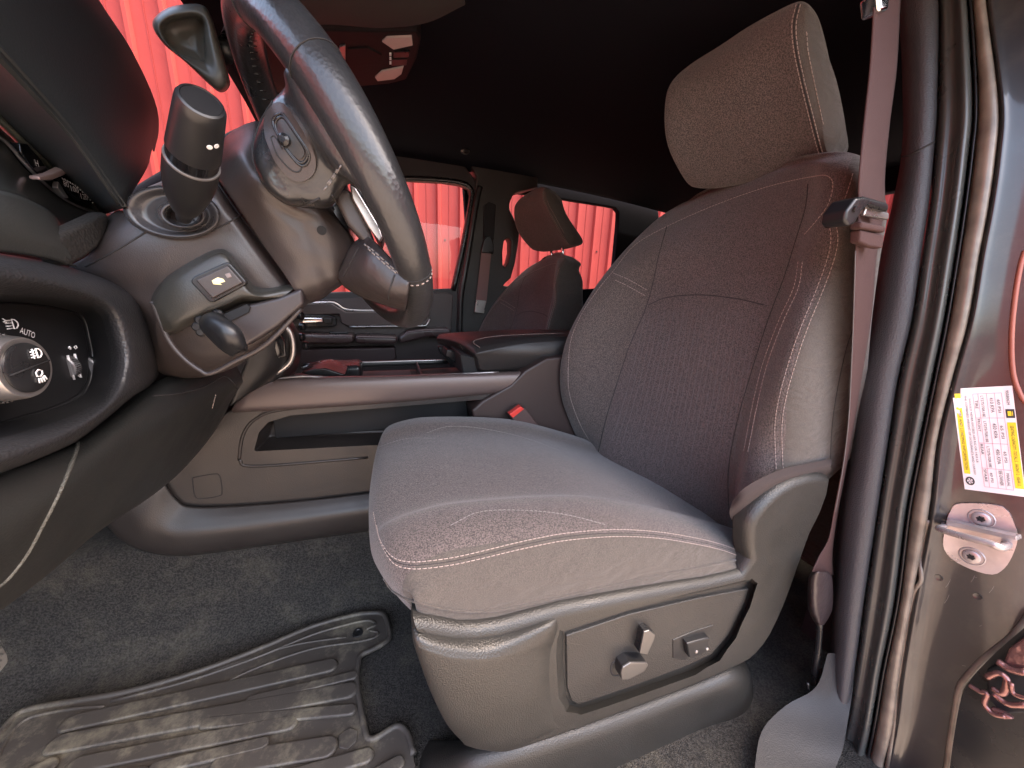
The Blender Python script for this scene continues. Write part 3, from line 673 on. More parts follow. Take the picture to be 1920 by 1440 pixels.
    bx = box('seat_frame', (.42, .66, -.64), (.52, .44, .30), DRK, s)
add_shield(seat)
# passenger seat: copies of the seat parts
def copy_thing(root, name, label, cat, dv, skip=()):
    r = root.copy(); col.objects.link(r); r.name = name; r.location = root.location+Vector(dv); r['label'] = label
    for ch in list(root.children):
        if ch.name.split('.')[0] in skip: continue
        c = ch.copy(); col.objects.link(c); c.parent = r
        for g in list(ch.children):
            if g.name.split('.')[0] in skip: continue
            d = g.copy(); col.objects.link(d); d.parent = c
    return r
pseat = copy_thing(seat, 'passenger_seat', 'smaller looking grey passenger seat across the console, headrest raised on two chrome posts', 'truck seat', (-.02, .95, -.105), skip=('side_shield', 'control_panel', 'seat_switch', 'switch_recess', 'lumbar_switch', 'riser_cover', 'cloth_flap', 'ribbing'))
for o in (seat, pseat): o['group'] = 'front seats'
for ch in pseat.children:
    if ch.name.startswith('headrest') and 'post' not in ch.name: ch.location += Vector((0, 0, .035))
# rear bench
rs = thing('rear_bench', 'dark rear bench seat behind the front seats', 'rear seat', (1.6, 1.0, -.8))
g = [[(x0+.0, y, z) for y in (.2, .25, .6, 1., 1.4, 1.75, 1.8)] for x0, z in ((1.15, -.75), (1.12, -.4), (1.2, -.36), (1.55, -.40), (1.66, -.2), (1.74, .08), (1.8, .12), (1.9, .08))]
surf('seat_body', g, FABD, rs, thick=.02)
for y in (.5, 1.4): 
    hh = box('headrest', (1.83, y, .2), (.1, .26, .17), FABD, rs, bv=.03)
# ------------------------------------------------------------------ centre console
cc = thing('centre_console', 'wide centre console with side bin, brown satin rail and open tray', 'console', (0, 1.07, -.6))
CS = M('console_plastic', (.023, .019, .0175), .42, bump=.3, bscale=500, kind='voronoi', bdist=.0006, rvar=.06)
side = prism('side_panel', [(205, 985), (235, 1012), (280, 1030), (330, 1036), (400, 1030), (690, 988), (1120, 930), (1120, 720), (958, 724), (440, 764), (330, 830), (205, 900)], 'Y', .92, 1.20, CS, cc, bv=.006, wnm=False)
c = prism('c', [(470, 852), (480, 815), (498, 796), (540, 783), (908, 752), (1000, 760), (1000, 830), (690, 840)], 'Y', .905, 1.00, None, None, bv=.006, wnm=False, taper=-.04)
cut(side, c); bevel(side, .003, 3, 30); wn(side)
box('bin_shade_plate', (.1, .995, -.32), (.75, .01, .14), DRK, cc)  # near-black plate stands in for the shade deep inside the side bin
seams('bin_border', [[(448, 862), (456, 815), (480, 785), (530, 768), (700, 752), (905, 736)], [(448, 862), (480, 874), (690, 858)]], [side], CS, side, r=.004, lift=-.001)
surf('lower_foot', [[at(x, y, Y=Y) for x, y, Y in row] for row in [
    [(205, 900, .92), (250, 890, .92), (297, 895, .915), (330, 935, .915), (365, 950, .915), (500, 945, .915), (690, 925, .915), (1100, 870, .915)],
    [(205, 920, .915), (240, 915, .91), (288, 925, .905), (308, 960, .902), (350, 978, .9), (500, 965, .9), (690, 942, .9), (1100, 885, .9)],
    [(206, 945, .912), (230, 950, .905), (262, 980, .895), (300, 998, .892), (350, 1004, .89), (500, 988, .89), (690, 960, .89), (1100, 900, .89)],
    [(207, 975, .912), (232, 1000, .905), (275, 1022, .9), (330, 1032, .9), (400, 1026, .9), (520, 1010, .9), (690, 986, .9), (1100, 928, .9)],
    [(206, 985, .93), (234, 1012, .93), (280, 1032, .93), (335, 1040, .93), (402, 1034, .93), (520, 1018, .93), (690, 994, .93), (1100, 940, .93)]]], CS, cc, thick=.004)
seams('access_cap', [[(366, 895), (400, 889), (412, 893), (416, 922), (410, 930), (375, 935), (365, 928), (361, 900)]], [side] , SEAM, side, r=.0012, closed=True)
surf('rail', [[at(x, y, Y=Y) for x, y, Y in row] for row in [
    [(470, 716, .935), (560, 709, .935), (760, 705, .935), (972, 697, .935), (1010, 690, .935)],
    [(468, 722, .918), (560, 714, .918), (760, 709, .918), (970, 701, .918), (1005, 696, .918)],
    [(455, 740, .912), (560, 733, .912), (760, 724, .912), (964, 712, .912), (998, 705, .912)],
    [(438, 762, .912), (560, 757, .912), (760, 744, .912), (956, 726, .912), (990, 718, .912)],
    [(436, 770, .918), (560, 764, .918), (760, 750, .918), (954, 732, .918), (988, 724, .918)],
    [(440, 772, .93), (560, 767, .93), (760, 753, .93), (954, 735, .93), (988, 726, .93)]]], RAIL, cc, thick=.003)
band('rail_edge', [(505, 713), (560, 706), (600, 707), (640, 711), (700, 708), (760, 706), (850, 702), (935, 698)], .93, .0035, SIL, cc)
prism('rear_wedge', [(885, 770), (905, 752), (958, 722), (985, 695), (1025, 672), (1065, 668), (1130, 668), (1130, 900), (900, 860)], 'Y', .905, 1.21, M('wedge_plastic', (.035, .022, .02), .45, bump=.2, bscale=600), cc, bv=.006)
box('tray_floor', (.02, 1.07, -.275), (.56, .26, .01), M('tray', (.05, .035, .036), .3), cc)
band('far_rail', [(570, 686), (640, 684), (700, 682), (760, 680), (840, 678)], 1.2, .009, PLS, cc)
band('far_rail_edge', [(565, 690), (590, 684), (640, 681), (700, 679), (760, 677), (840, 675)], 1.19, .003, SIL, cc)
prism('shifter_pod', [(562, 700), (590, 692), (610, 690), (648, 703), (628, 708), (600, 708)], 'Y', .98, 1.1, BLK, cc, bv=.004)
box('cup_holder', (-.13, 1.12, -.25), (.12, .1, .05), BLK, cc, bv=.012)
box('tray_divider', (.09, 1.07, -.262), (.006, .24, .04), PLS, cc)
# armrest lid
am = thing('armrest_box', 'padded black armrest on the console with a dark gap under its lid', 'armrest', tuple(at(990, 690, Y=1.05)))
surf('lid', [[at(a, b, Y=Y) for a, b in row] for row, Y in [
    ([(896, 672), (892, 664), (905, 660), (985, 645), (1075, 640), (1150, 642), (1150, 662), (1060, 672), (1000, 683), (950, 690), (908, 694), (900, 688)], .935),
    ([(889, 672), (884, 658), (902, 648), (985, 634), (1075, 630), (1152, 632), (1154, 668), (1060, 679), (1000, 690), (950, 697), (905, 698), (893, 690)], .955),
    ([(872, 655), (868, 645), (890, 635), (985, 624), (1075, 624), (1150, 626), (1150, 660), (1060, 672), (1000, 676), (950, 680), (895, 685), (876, 664)], 1.0),
    ([(845, 646), (842, 635), (868, 626), (985, 620), (1075, 621), (1150, 622), (1150, 650), (1060, 655), (1000, 656), (950, 658), (880, 660), (850, 652)], 1.1),
    ([(822, 642), (820, 633), (845, 624), (985, 618), (1075, 619), (1150, 620), (1150, 640), (1060, 642), (1000, 644), (950, 646), (850, 648), (826, 646)], 1.19),
    ([(826, 641), (824, 635), (845, 628), (985, 622), (1075, 622), (1150, 624), (1150, 636), (1060, 638), (1000, 640), (950, 642), (850, 644), (828, 643)], 1.2)]], LEA2, am, cv=True, capu=True, nu=5, nv=5)
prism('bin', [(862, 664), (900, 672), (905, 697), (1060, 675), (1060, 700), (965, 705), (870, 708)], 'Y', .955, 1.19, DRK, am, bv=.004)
prism('lid_latch', [(838, 655), (868, 662), (880, 684), (862, 686), (835, 668)], 'Y', 1.06, 1.14, BLK, am, bv=.004)
prism('bin_front', [(822, 650), (850, 655), (880, 690), (846, 684), (825, 662)], 'Y', 1.15, 1.18, BLK, am, bv=.004)
stitches('stitching', [[(900, 652), (888, 640), (925, 631), (990, 627), (1060, 625)], [(868, 656), (862, 645)]], [o for o in am.children if o.name.startswith('lid') and 'latch' not in o.name], THR, am, wd=.0006)
# buckle
bu = thing('seat_belt_buckle', 'seat belt buckle with red release button beside the driver cushion', 'belt buckle', tuple(at(985, 800, Y=.9)))
prism('buckle_body', [(955, 779), (978, 763), (985, 765), (1012, 800), (1010, 808), (990, 818), (983, 815)], 'Y', .865, .90, M('buckle_plastic', (.06, .035, .033), .45), bu, bv=.004)
prism('release_button', [(955, 777), (976, 762), (983, 767), (962, 784)], 'Y', .862, .88, REDB, bu, bv=.002)
prism('buckle_stalk', [(985, 812), (1006, 800), (1030, 850), (1005, 855)], 'Y', .875, .89, WEB, bu, bv=.002)

# ------------------------------------------------------------------ dashboard
def A(t):
    px, py, ax, v = t; return at(px, py, **{ax: v})
def AG(rows): return [[A(t) for t in r] for r in rows]
da = thing('dashboard', 'dark dashboard end with gauge hood, light switch pod and knee panel', 'dashboard', (-.5, .8, -.4))
DH = M('hood_skin', (.014, .016, .017), .5, bump=.3, bscale=500, kind='voronoi', bdist=.0005)
xs = lambda L, v: [(a, b, 'X', v) for a, b in L]
hood = surf('gauge_hood', AG([
    xs([(-150, 100), (-60, 160), (0, 215), (60, 275), (130, 340), (196, 402)], -.335),
    xs([(-150, -20), (-60, 50), (0, 112), (60, 180), (140, 275), (226, 392)], -.245),
    xs([(-150, -40), (-60, 35), (0, 98), (70, 172), (155, 268), (232, 384)], -.232),
    xs([(-150, -160), (-40, -60), (40, 20), (120, 120), (195, 225), (252, 355)], -.235),
    xs([(-60, -220), (60, -110), (140, 0), (215, 115), (262, 220), (277, 312)], -.262),
    xs([(20, -240), (110, -120), (176, 0), (240, 100), (285, 195), (284, 285)], -.30),
    xs([(30, -240), (120, -120), (186, 0), (250, 100), (295, 205), (292, 268)], -.36),
    xs([(60, -200), (140, -110), (190, 10), (250, 112), (296, 225), (290, 285)], -.6)]), DH, da, nu=6, nv=6, thick=.004)
surf('cluster_recess', AG([
    xs([(-150, 100), (-60, 160), (0, 215), (60, 275), (130, 340), (196, 402)], -.335),
    xs([(-150, 180), (-60, 210), (0, 258), (50, 300), (110, 355), (185, 405)], -.40)]), M('recess_plastic', (.06, .062, .05), .35), da, thick=.004)
ck = surf('cluster_panel', AG([
    xs([(-150, 170), (-60, 200), (0, 250), (50, 295), (120, 350), (203, 404)], -.355),
    xs([(-150, 250), (-60, 260), (0, 290), (40, 325), (110, 378), (185, 412)], -.34),
    xs([(-150, 330), (-60, 320), (0, 325), (60, 365), (115, 398), (180, 420)], -.325),
    xs([(-150, 440), (-60, 380), (0, 368), (55, 385), (100, 430), (130, 470)], -.30)]), M('cluster_plastic', (.03, .03, .027), .3), da, thick=.004)
shelf = surf('side_shelf', AG([
    xs([(-150, 380), (-60, 370), (0, 368), (50, 385), (88, 408), (105, 448)], -.295),
    xs([(-150, 440), (-60, 420), (0, 425), (50, 435), (95, 450), (115, 475)], -.275),
    xs([(-150, 480), (-60, 468), (0, 472), (55, 480), (100, 490), (128, 498)], -.275)]), M('shelf_skin', (.03, .03, .027), .5, bump=.3, bscale=500), da, thick=.006)
# gauge details
prism('gauge_window', [(38, 268), (52, 270), (78, 300), (97, 328), (80, 334), (58, 312), (40, 285)], 'X', -.332, -.34, GLB, ck, bv=.001)
prism('gauge_trim', [(73, 331), (98, 326), (122, 314), (133, 305), (135, 313), (122, 328), (98, 338), (76, 338)], 'X', -.322, -.33, M('pink_trim', (.6, .42, .38), .3, metal=.5), ck, bv=.001)
prism('gauge_trim', [(110, 340), (118, 352), (130, 372), (122, 370), (108, 352)], 'X', -.325, -.33, SIL, ck, bv=.001)
band_ = tube('gauge_ring', [at(a, b, X=-.335) for a, b in [(-40, 230), (0, 258), (20, 275), (45, 305), (73, 334), (120, 372), (160, 392), (196, 402)]], .0016, SIL, ck)
gf = prism('gauge_face', [(112, 336), (122, 330), (150, 350), (178, 378), (172, 383), (150, 376), (128, 358)], 'X', -.328, -.334, GLB, ck, bv=.0005)
gm = []
for i in range(13):
    t = i/12; a = at(116+58*t, 333+46*t-6*math.sin(math.pi*t), X=-.3275); b = at(119+55*t, 337+44*t-6*math.sin(math.pi*t), X=-.3275); gm.append(tube_me([a, b], .0005, seg=4, n=1))
link('tick_marks', join_me(gm), WHT, gf)
def on_x(name, s, cx, cy, h, X, mat, parent, rot=0, wd=None):
    """text on a plane of constant X, centre at pixel, height h metres"""
    V, Fc = text2d(s, 0, 0, 1, 1); c0 = at(cx, cy, X=X); wd = wd or h*.62*len(s); out = []
    for u, v in V:
        y = (u-.5)*wd; z = -(v-.5)*h; out.append(c0+Vector((0, y*math.cos(rot)-z*math.sin(rot), y*math.sin(rot)+z*math.cos(rot))))
    me = bpy.data.meshes.new('m'); me.from_pydata([tuple(v) for v in out], [], Fc); me.update(); return link(name, me, mat, parent, smooth=False)
for s_, x_, y_ in (('80', 124, 345), ('100', 140, 355), ('120', 158, 369)): on_x('numeral', s_, x_, y_, .006, -.3272, WHT, gf)
on_x('numeral', 'H', 69, 306, .006, -.3315, WHT, ck)
# textured gaiter between dash and column
prism('column_gaiter', [(205, 398), (207, 415), (201, 440), (186, 465), (160, 486), (128, 501), (115, 480), (106, 452), (125, 436), (165, 418)], 'X', -.268, -.285, M('gaiter', (.025, .022, .019), .5, bump=.6, bscale=330, kind='voronoi', bdist=.001), da, bv=.006)
# padded ring round the light switch pod
outer = [(-150, 466), (-60, 468), (0, 476), (60, 486), (125, 500), (215, 528), (262, 555), (284, 600), (296, 650), (298, 695), (283, 722), (248, 745), (200, 785), (143, 828), (60, 866), (0, 888), (-60, 912), (-150, 950)]
crest = [(-150, 500), (-60, 504), (0, 512), (60, 520), (118, 532), (190, 556), (228, 585), (246, 628), (252, 668), (248, 700), (235, 730), (205, 762), (170, 790), (120, 818), (55, 845), (0, 862), (-60, 885), (-150, 920)]
inner = [(-150, 548), (-60, 550), (0, 553), (50, 555), (105, 560), (162, 572), (188, 592), (200, 630), (207, 662), (207, 688), (200, 720), (186, 750), (150, 772), (100, 792), (50, 808), (0, 822), (-60, 842), (-150, 880)]
inn2 = [(-150, 572), (-60, 568), (0, 566), (45, 568), (95, 574), (140, 586), (155, 602), (163, 635), (168, 662), (168, 688), (164, 715), (152, 738), (125, 754), (85, 770), (40, 782), (0, 794), (-60, 812), (-150, 840)]
def mixp(a, b, t): return [(p[0]*(1-t)+q[0]*t, p[1]*(1-t)+q[1]*t) for p, q in zip(a, b)]
ring_m = M('padded_skin', (.022, .022, .024), .42, bump=.5, bscale=420, kind='voronoi', bdist=.001)
surf('padded_ring', AG([xs(outer, -.34), xs(outer, -.285), xs(mixp(outer, crest, .3), -.252), xs(crest, -.24), xs(mixp(crest, inner, .6), -.247), xs(inner, -.262)]), ring_m, da, nu=5, nv=5)
pod_m = M('pod_plastic', (.014, .014, .015), .35, rvar=.05)
pod = surf('switch_pod', AG([xs(inner, -.262), xs(mixp(inner, inn2, .8), -.285), xs(inn2, -.291), xs([(min(x, 60), 560+(y-560)*.9) if i < 9 else (min(x, 60), y-10) for i, (x, y) in enumerate(inn2)], -.292)]), pod_m, da, nu=4, nv=5)
pf = prism('pod_face', inn2, 'X', -.290, -.31, pod_m, da, bv=.002)
kc = at(66, 689, X=-.232)
def kx(x): return Vector((x, kc.y, kc.z))
lathe('knob_base', kx(-.292), (1, 0, 0), [(0, .046), (.010, .046), (.016, .040), (.018, .030)], pod_m, da)
kn = lathe('light_knob', kx(-.275), (1, 0, 0), [(0, .024), (.004, .0245), (.030, .0225), (.036, .0215), (.0385, .0205), (.039, .0190), (.0385, .0172)], SIL, da, seg=60)
parts = []
for k in range(48):
    a_ = 2*math.pi*k/48; parts.append(tube_me([kx(-.268)+Vector((0, math.cos(a_), math.sin(a_)))*.0242, kx(-.248)+Vector((0, math.cos(a_), math.sin(a_)))*.0233], .0009, seg=5, n=1))
link('knurling', join_me(parts), PLS, kn)
kf = lathe('knob_face', kx(-.2375), (1, 0, 0), [(0, .0172), (.002, .0172), (.003, .016)], BLK, kn, seg=48)
kb = mesh(*box_vf(kx(-.2342), (.0008, .032, .0009), Matrix.Rotation(.12, 3, 'X'))); link('button_split', kb, DRK, kf)
def icon(name, polys, cx, cy, X, s, mat, parent, r=.00045, rot=0):
    c0 = at(cx, cy, X=X); parts = []
    for L in polys: parts.append(tube_me([c0+Vector((0, (u*math.cos(rot)-v*math.sin(rot))*s, (v*math.cos(rot)+u*math.sin(rot))*s)) for u, v in L], r, seg=5, n=1))
    return link(name, join_me(parts), mat, parent)
Dsh = [(.15, .6), (.15, -.6), (.5, -.55), (.8, -.25), (.85, 0), (.8, .25), (.5, .55), (.15, .6)]
lamp3 = [Dsh, [(0, .5), (-.8, .5)], [(0, .17), (-.8, .17)], [(0, -.17), (-.8, -.17)], [(0, -.5), (-.8, -.5)]]
fog = [Dsh, [(0, .45), (-.7, .3)], [(0, .1), (-.7, -.05)], [(0, -.25), (-.7, -.4)], [(-.4, .65), (-.3, .3), (-.45, 0), (-.3, -.3), (-.4, -.6)]]
icon('fog_icon', fog, 67, 663, -.2338, .0055, WHT, kf)
icon('cargo_icon', [[(.5, .5), (0, .7), (-.4, .4), (-.4, -.1), (.1, -.2), (.5, .1), (.5, .5)], [(-.2, -.4), (-.3, -1)], [(.1, -.4), (.1, -1)], [(.4, -.3), (.5, -1)], [(.6, -.2), (.9, -.8)]], 74, 703, -.2338, .0055, WHT, kf)
icon('beam_icon', lamp3, 22, 608, -.2885, .0065, WHT, pf)
icon('side_light_icon', [[(-.6, 0), (-1.1, .3)], [(-.6, -.1), (-1.2, -.1)], [(.6, 0), (.2, .1)], [(.5, .3), (.2, .5)]], 4, 605, -.2885, .006, WHT, pf)
on_x('auto_mark', 'AUTO', 52, 624, .0055, -.2885, WHT, pf, rot=-.5)
for x_ in (118, 160):
    c0 = at(x_, 688, X=-.2975)
    wl = lathe('dimmer_wheel', c0+Vector((0, -.006, 0)), (0, 1, 0), [(0, .0115), (.001, .0125), (.008, .0125), (.009, .0115)], M('wheel_grey', (.16, .16, .165), .35, metal=.3), da)
    parts = []
    for k in range(40):
        a_ = 2*math.pi*k/40; v_ = Vector((math.cos(a_), 0, math.sin(a_)))*.0126; parts.append(tube_me([c0+Vector((0, -.005, 0))+v_, c0+Vector((0, .002, 0))+v_], .0005, seg=4, n=1))
    link('wheel_ridges', join_me(parts), PLS, wl)
icon('dimmer_scale', [[(-.35, 1.1), (-.35, -1.3)], [(.5, 1.1), (.5, -1.3)]], 138, 686, -.2885, .010, WHT, pf, r=.0009)
icon('dimmer_marks', [[(-.6, .3), (.1, .3)], [(-.25, .6), (-.25, 0)], [(-.5, .5), (0, .05)], [(.7, .3), (1.2, .5), (1.3, .1), (.9, -.1), (.7, .3)], [(.1, -4.4), (.35, -4.7), (.1, -5), (-.15, -4.7), (.1, -4.4)]], 134, 655, -.2885, .0055, WHT, pf)
# knee panel
KN = M('knee_plastic', (.018, .0185, .0175), .5, bump=.25, bscale=500, kind='voronoi', bdist=.0006, rvar=.06)
knee = surf('knee_panel', AG([
    [(-150, 945, 'X', -.30), (0, 884, 'X', -.30), (80, 855, 'X', -.30), (143, 828, 'X', -.30), (205, 780, 'X', -.30), (255, 738, 'X', -.29), (330, 700, 'X', -.27), (440, 680, 'X', -.25)],
    [(-150, 960, 'X', -.275), (0, 897, 'X', -.275), (85, 866, 'X', -.275), (150, 838, 'X', -.275), (220, 790, 'X', -.27), (280, 750, 'X', -.265), (350, 716, 'X', -.255), (450, 700, 'X', -.245)],
    [(-150, 1050, 'X', -.262), (0, 980, 'X', -.262), (80, 940, 'X', -.262), (150, 890, 'X', -.262), (230, 830, 'X', -.26), (300, 790, 'X', -.255), (370, 750, 'X', -.25), (455, 715, 'X', -.245)],
    [(-150, 1150, 'X', -.28), (0, 1060, 'X', -.28), (70, 1010, 'X', -.28), (150, 950, 'X', -.28), (235, 885, 'X', -.28), (305, 835, 'X', -.275), (380, 775, 'X', -.27), (450, 725, 'X', -.26)],
    [(-150, 1260, 'X', -.33), (-10, 1152, 'X', -.33), (90, 1075, 'X', -.33), (190, 992, 'X', -.33), (290, 925, 'X', -.335), (350, 872, 'X', -.335), (405, 805, 'X', -.33), (442, 735, 'X', -.31)],
    [(-150, 1240, 'X', -.42), (-10, 1140, 'X', -.42), (95, 1060, 'X', -.42), (195, 975, 'X', -.42), (292, 905, 'X', -.42), (352, 850, 'X', -.42), (400, 790, 'X', -.42), (442, 725, 'X', -.40)]]), KN, da, nu=6, nv=6, thick=.006)
seams('beaded_seam', [[(0, 888), (60, 864), (120, 838), (143, 830), (144, 842), (130, 880), (108, 930), (80, 985), (50, 1040), (15, 1085), (-10, 1105)]], [knee], M('bead', (.09, .09, .08), .5, bump=1, bscale=600, bdist=.002), knee, r=.0016)
seams('panel_gap', [[(286, 742), (330, 738), (380, 726), (418, 706), (436, 716), (445, 730)]], [knee], SEAM, knee, r=.0014)
stitches('vent_slots', [[(404, 740), (397, 768)]], [knee], THR, knee, length=.003, gap=.003)
# dash body in front (towards the engine) so that nothing is open
surf('dash_top', [[(-1.3, y, .03) for y in (.1, .5, 1., 1.5, 1.88)], [(-.9, y, .06) for y in (.1, .5, 1., 1.5, 1.88)], [(-.5, y, .10-.04*(y > 1.2)) for y in (.15, .5, 1., 1.5, 1.88)], [(-.40, y, .07-.04*(y > 1.2)) for y in (.2, .5, 1., 1.5, 1.88)], [(-.37, y, -.0-.04*(y > 1.2)) for y in (.25, .5, 1., 1.5, 1.88)], [(-.40, y, -.2) for y in (.3, .5, 1., 1.5, 1.88)], [(-.55, y, -.33) for y in (.3, .5, 1., 1.5, 1.88)]], DH, da, thick=.01)
box('firewall', (-1.05, .95, -.4), (.04, 1.8, .95), CARP, da)
# centre stack with knobs
surf('centre_stack', AG([
    [(470, 640, 'Y', .86), (510, 612, 'Y', .88), (535, 600, 'Y', .92), (545, 606, 'Y', 1.0)],
    [(460, 680, 'Y', .86), (515, 640, 'Y', .88), (548, 632, 'Y', .92), (560, 640, 'Y', 1.0)],
    [(440, 730, 'Y', .86), (505, 690, 'Y', .88), (540, 680, 'Y', .92), (552, 690, 'Y', 1.0)],
    [(430, 760, 'Y', .86), (480, 725, 'Y', .88), (510, 712, 'Y', .92), (520, 716, 'Y', 1.0)]]), PLS, da, thick=.006)
band('stack_trim', [(528, 604), (545, 625), (550, 650), (546, 675), (528, 693), (502, 705)], .90, .006, SIL, da)
prism('stack_screen', [(505, 625), (520, 615), (534, 640), (536, 668), (520, 672)], 'Y', .875, .885, GLB, da, bv=.002)
for x_, y_ in ((560, 592), (564, 612), (562, 632), (570, 648)):
    c0 = at(x_, y_, Y=.98); lathe('stack_button', c0, (1, -.3, 0), [(0, .010), (.008, .010), (.010, .008)], BLK, da, seg=16)

# ------------------------------------------------------------------ steering column
co = thing('steering_column', 'brown grey steering column shroud with pedal button and tilt lever', 'steering column', (-.2, .6, -.1))
shr = surf('shroud', AG([
    [(205, 404, 'Y', .66), (250, 372, 'Y', .66), (320, 340, 'Y', .66), (390, 318, 'Y', .66), (425, 350, 'Y', .66), (470, 410, 'Y', .66), (520, 470, 'Y', .66), (575, 540, 'Y', .66)],
    [(200, 410, 'Y', .56), (240, 382, 'Y', .56), (315, 350, 'Y', .56), (398, 326, 'Y', .56), (436, 362, 'Y', .56), (482, 425, 'Y', .56), (532, 490, 'Y', .56), (568, 548, 'Y', .56)],
    [(196, 432, 'Y', .52), (232, 405, 'Y', .51), (310, 375, 'Y', .505), (392, 352, 'Y', .505), (430, 390, 'Y', .505), (474, 448, 'Y', .505), (520, 508, 'Y', .51), (564, 560, 'Y', .52)],
    [(165, 478, 'Y', .51), (215, 455, 'Y', .498), (300, 425, 'Y', .495), (385, 400, 'Y', .495), (420, 425, 'Y', .495), (462, 475, 'Y', .495), (505, 528, 'Y', .50), (562, 570, 'Y', .51)],
    [(128, 502, 'Y', .52), (210, 505, 'Y', .50), (285, 490, 'Y', .495), (340, 475, 'Y', .495), (400, 470, 'Y', .495), (445, 510, 'Y', .495), (490, 550, 'Y', .50), (555, 588, 'Y', .51)],
    [(150, 520, 'Y', .53), (225, 540, 'Y', .51), (285, 548, 'Y', .505), (310, 560, 'Y', .505), (380, 580, 'Y', .505), (440, 600, 'Y', .505), (480, 610, 'Y', .51), (530, 610, 'Y', .52)],
    [(200, 560, 'Y', .54), (262, 580, 'Y', .52), (288, 610, 'Y', .515), (300, 640, 'Y', .515), (370, 665, 'Y', .515), (440, 668, 'Y', .515), (470, 660, 'Y', .52), (500, 640, 'Y', .53)],
    [(250, 620, 'Y', .60), (275, 640, 'Y', .58), (292, 690, 'Y', .57), (330, 706, 'Y', .57), (385, 705, 'Y', .57), (430, 692, 'Y', .57), (462, 675, 'Y', .58), (490, 655, 'Y', .60)],
    [(260, 620, 'Y', .70), (285, 640, 'Y', .70), (300, 680, 'Y', .70), (335, 700, 'Y', .70), (385, 700, 'Y', .70), (430, 690, 'Y', .70), (460, 675, 'Y', .70), (486, 655, 'Y', .70)]]), PLB, co, nu=5, nv=5, thick=.004)
hou = surf('switch_housing', AG([
    [(283, 565, 'Y', .505), (290, 545, 'Y', .505), (318, 512, 'Y', .505), (388, 470, 'Y', .505), (425, 465, 'Y', .505), (448, 492, 'Y', .505), (484, 536, 'Y', .505), (555, 532, 'Y', .505)],
    [(285, 568, 'Y', .490), (295, 550, 'Y', .487), (324, 520, 'Y', .483), (392, 478, 'Y', .483), (422, 474, 'Y', .483), (444, 500, 'Y', .483), (480, 545, 'Y', .483), (552, 540, 'Y', .49)],
    [(292, 578, 'Y', .483), (305, 565, 'Y', .478), (335, 535, 'Y', .472), (398, 492, 'Y', .472), (422, 488, 'Y', .472), (450, 520, 'Y', .472), (478, 552, 'Y', .475), (530, 556, 'Y', .485)],
    [(300, 600, 'Y', .483), (318, 598, 'Y', .474), (345, 585, 'Y', .470), (388, 570, 'Y', .470), (425, 560, 'Y', .470), (452, 552, 'Y', .470), (478, 556, 'Y', .474), (520, 560, 'Y', .488)],
    [(308, 622, 'Y', .490), (330, 618, 'Y', .482), (352, 604, 'Y', .478), (390, 588, 'Y', .478), (425, 574, 'Y', .478), (452, 562, 'Y', .478), (478, 562, 'Y', .482), (515, 563, 'Y', .492)],
    [(318, 628, 'Y', .50), (338, 622, 'Y', .50), (358, 610, 'Y', .50), (392, 596, 'Y', .50), (425, 582, 'Y', .50), (452, 570, 'Y', .50), (478, 568, 'Y', .50), (512, 566, 'Y', .50)]]), M('housing_plastic', (.035, .033, .028), .34, bump=.2, bscale=700, rvar=.06), co, nu=5, nv=5)
rim_ = [(286, 565), (300, 600), (318, 640), (345, 672), (375, 694), (395, 700), (440, 678), (500, 645), (565, 578)]
band('housing_rim', rim_, .492, .0028, PLB, co)
plate_ = prism('lever_plate', [(395, 606), (468, 570), (520, 558), (566, 540), (570, 570), (520, 612), (452, 655), (420, 640)], 'Y', .482, .52, M('plate_plastic', (.035, .028, .028), .4, bump=.1, bscale=700, rvar=.06), co, bv=.004)
prism('lever_slot', [(384, 604), (462, 570), (469, 576), (466, 586), (398, 620), (385, 616)], 'Y', .479, .49, DRK, co, bv=.001)
btn = prism('button_frame', [(358, 524), (364, 518), (424, 491), (431, 493), (462, 528), (460, 534), (400, 567), (392, 566), (358, 530)], 'Y', .467, .475, BLK, co, bv=.0015)
bt = prism('pedal_button', [(366, 525), (426, 497), (455, 530), (398, 560)], 'Y', .464, .47, PLB, co, bv=.0015)
prism('button_lamp', [(421, 514), (430, 511), (435, 519), (426, 522)], 'Y', .4632, .465, M('lamp_grey', (.18, .14, .13), .4), bt, bv=.0005)
prism('pedal_icon', [(397, 526), (408, 520), (418, 523), (422, 528), (412, 531), (416, 534), (400, 533)], 'Y', .4632, .465, M('icon_yellow', (.8, .68, .35), .5), bt, bv=0)
lv = surf('tilt_lever', AG([
    [(385, 604, 'Y', .47), (392, 598, 'Y', .462), (402, 596, 'Y', .46), (412, 600, 'Y', .462), (415, 606, 'Y', .472)],
    [(390, 616, 'Y', .455), (398, 606, 'Y', .444), (412, 604, 'Y', .442), (425, 610, 'Y', .446), (428, 616, 'Y', .46)],
    [(405, 632, 'Y', .45), (415, 618, 'Y', .436), (428, 616, 'Y', .434), (440, 624, 'Y', .438), (444, 632, 'Y', .455)],
    [(424, 650, 'Y', .448), (428, 636, 'Y', .435), (436, 634, 'Y', .433), (446, 640, 'Y', .437), (450, 648, 'Y', .452)],
    [(442, 662, 'Y', .452), (446, 655, 'Y', .446), (450, 652, 'Y', .445), (453, 654, 'Y', .446), (452, 660, 'Y', .454)]]), BLK, co, thick=.006)
tube('lever_ridge', [at(410, 606, Y=.441), at(424, 622, Y=.432), at(440, 636, Y=.432)], .003, PLS, co)
for x_, y_ in ((378, 600), (372, 612), (380, 622), (410, 588)): lathe('pivot_bolt', at(x_, y_, Y=.478), (0, -1, 0), [(0, .005), (.004, .005), (.006, .003)], BLK, co, seg=12)
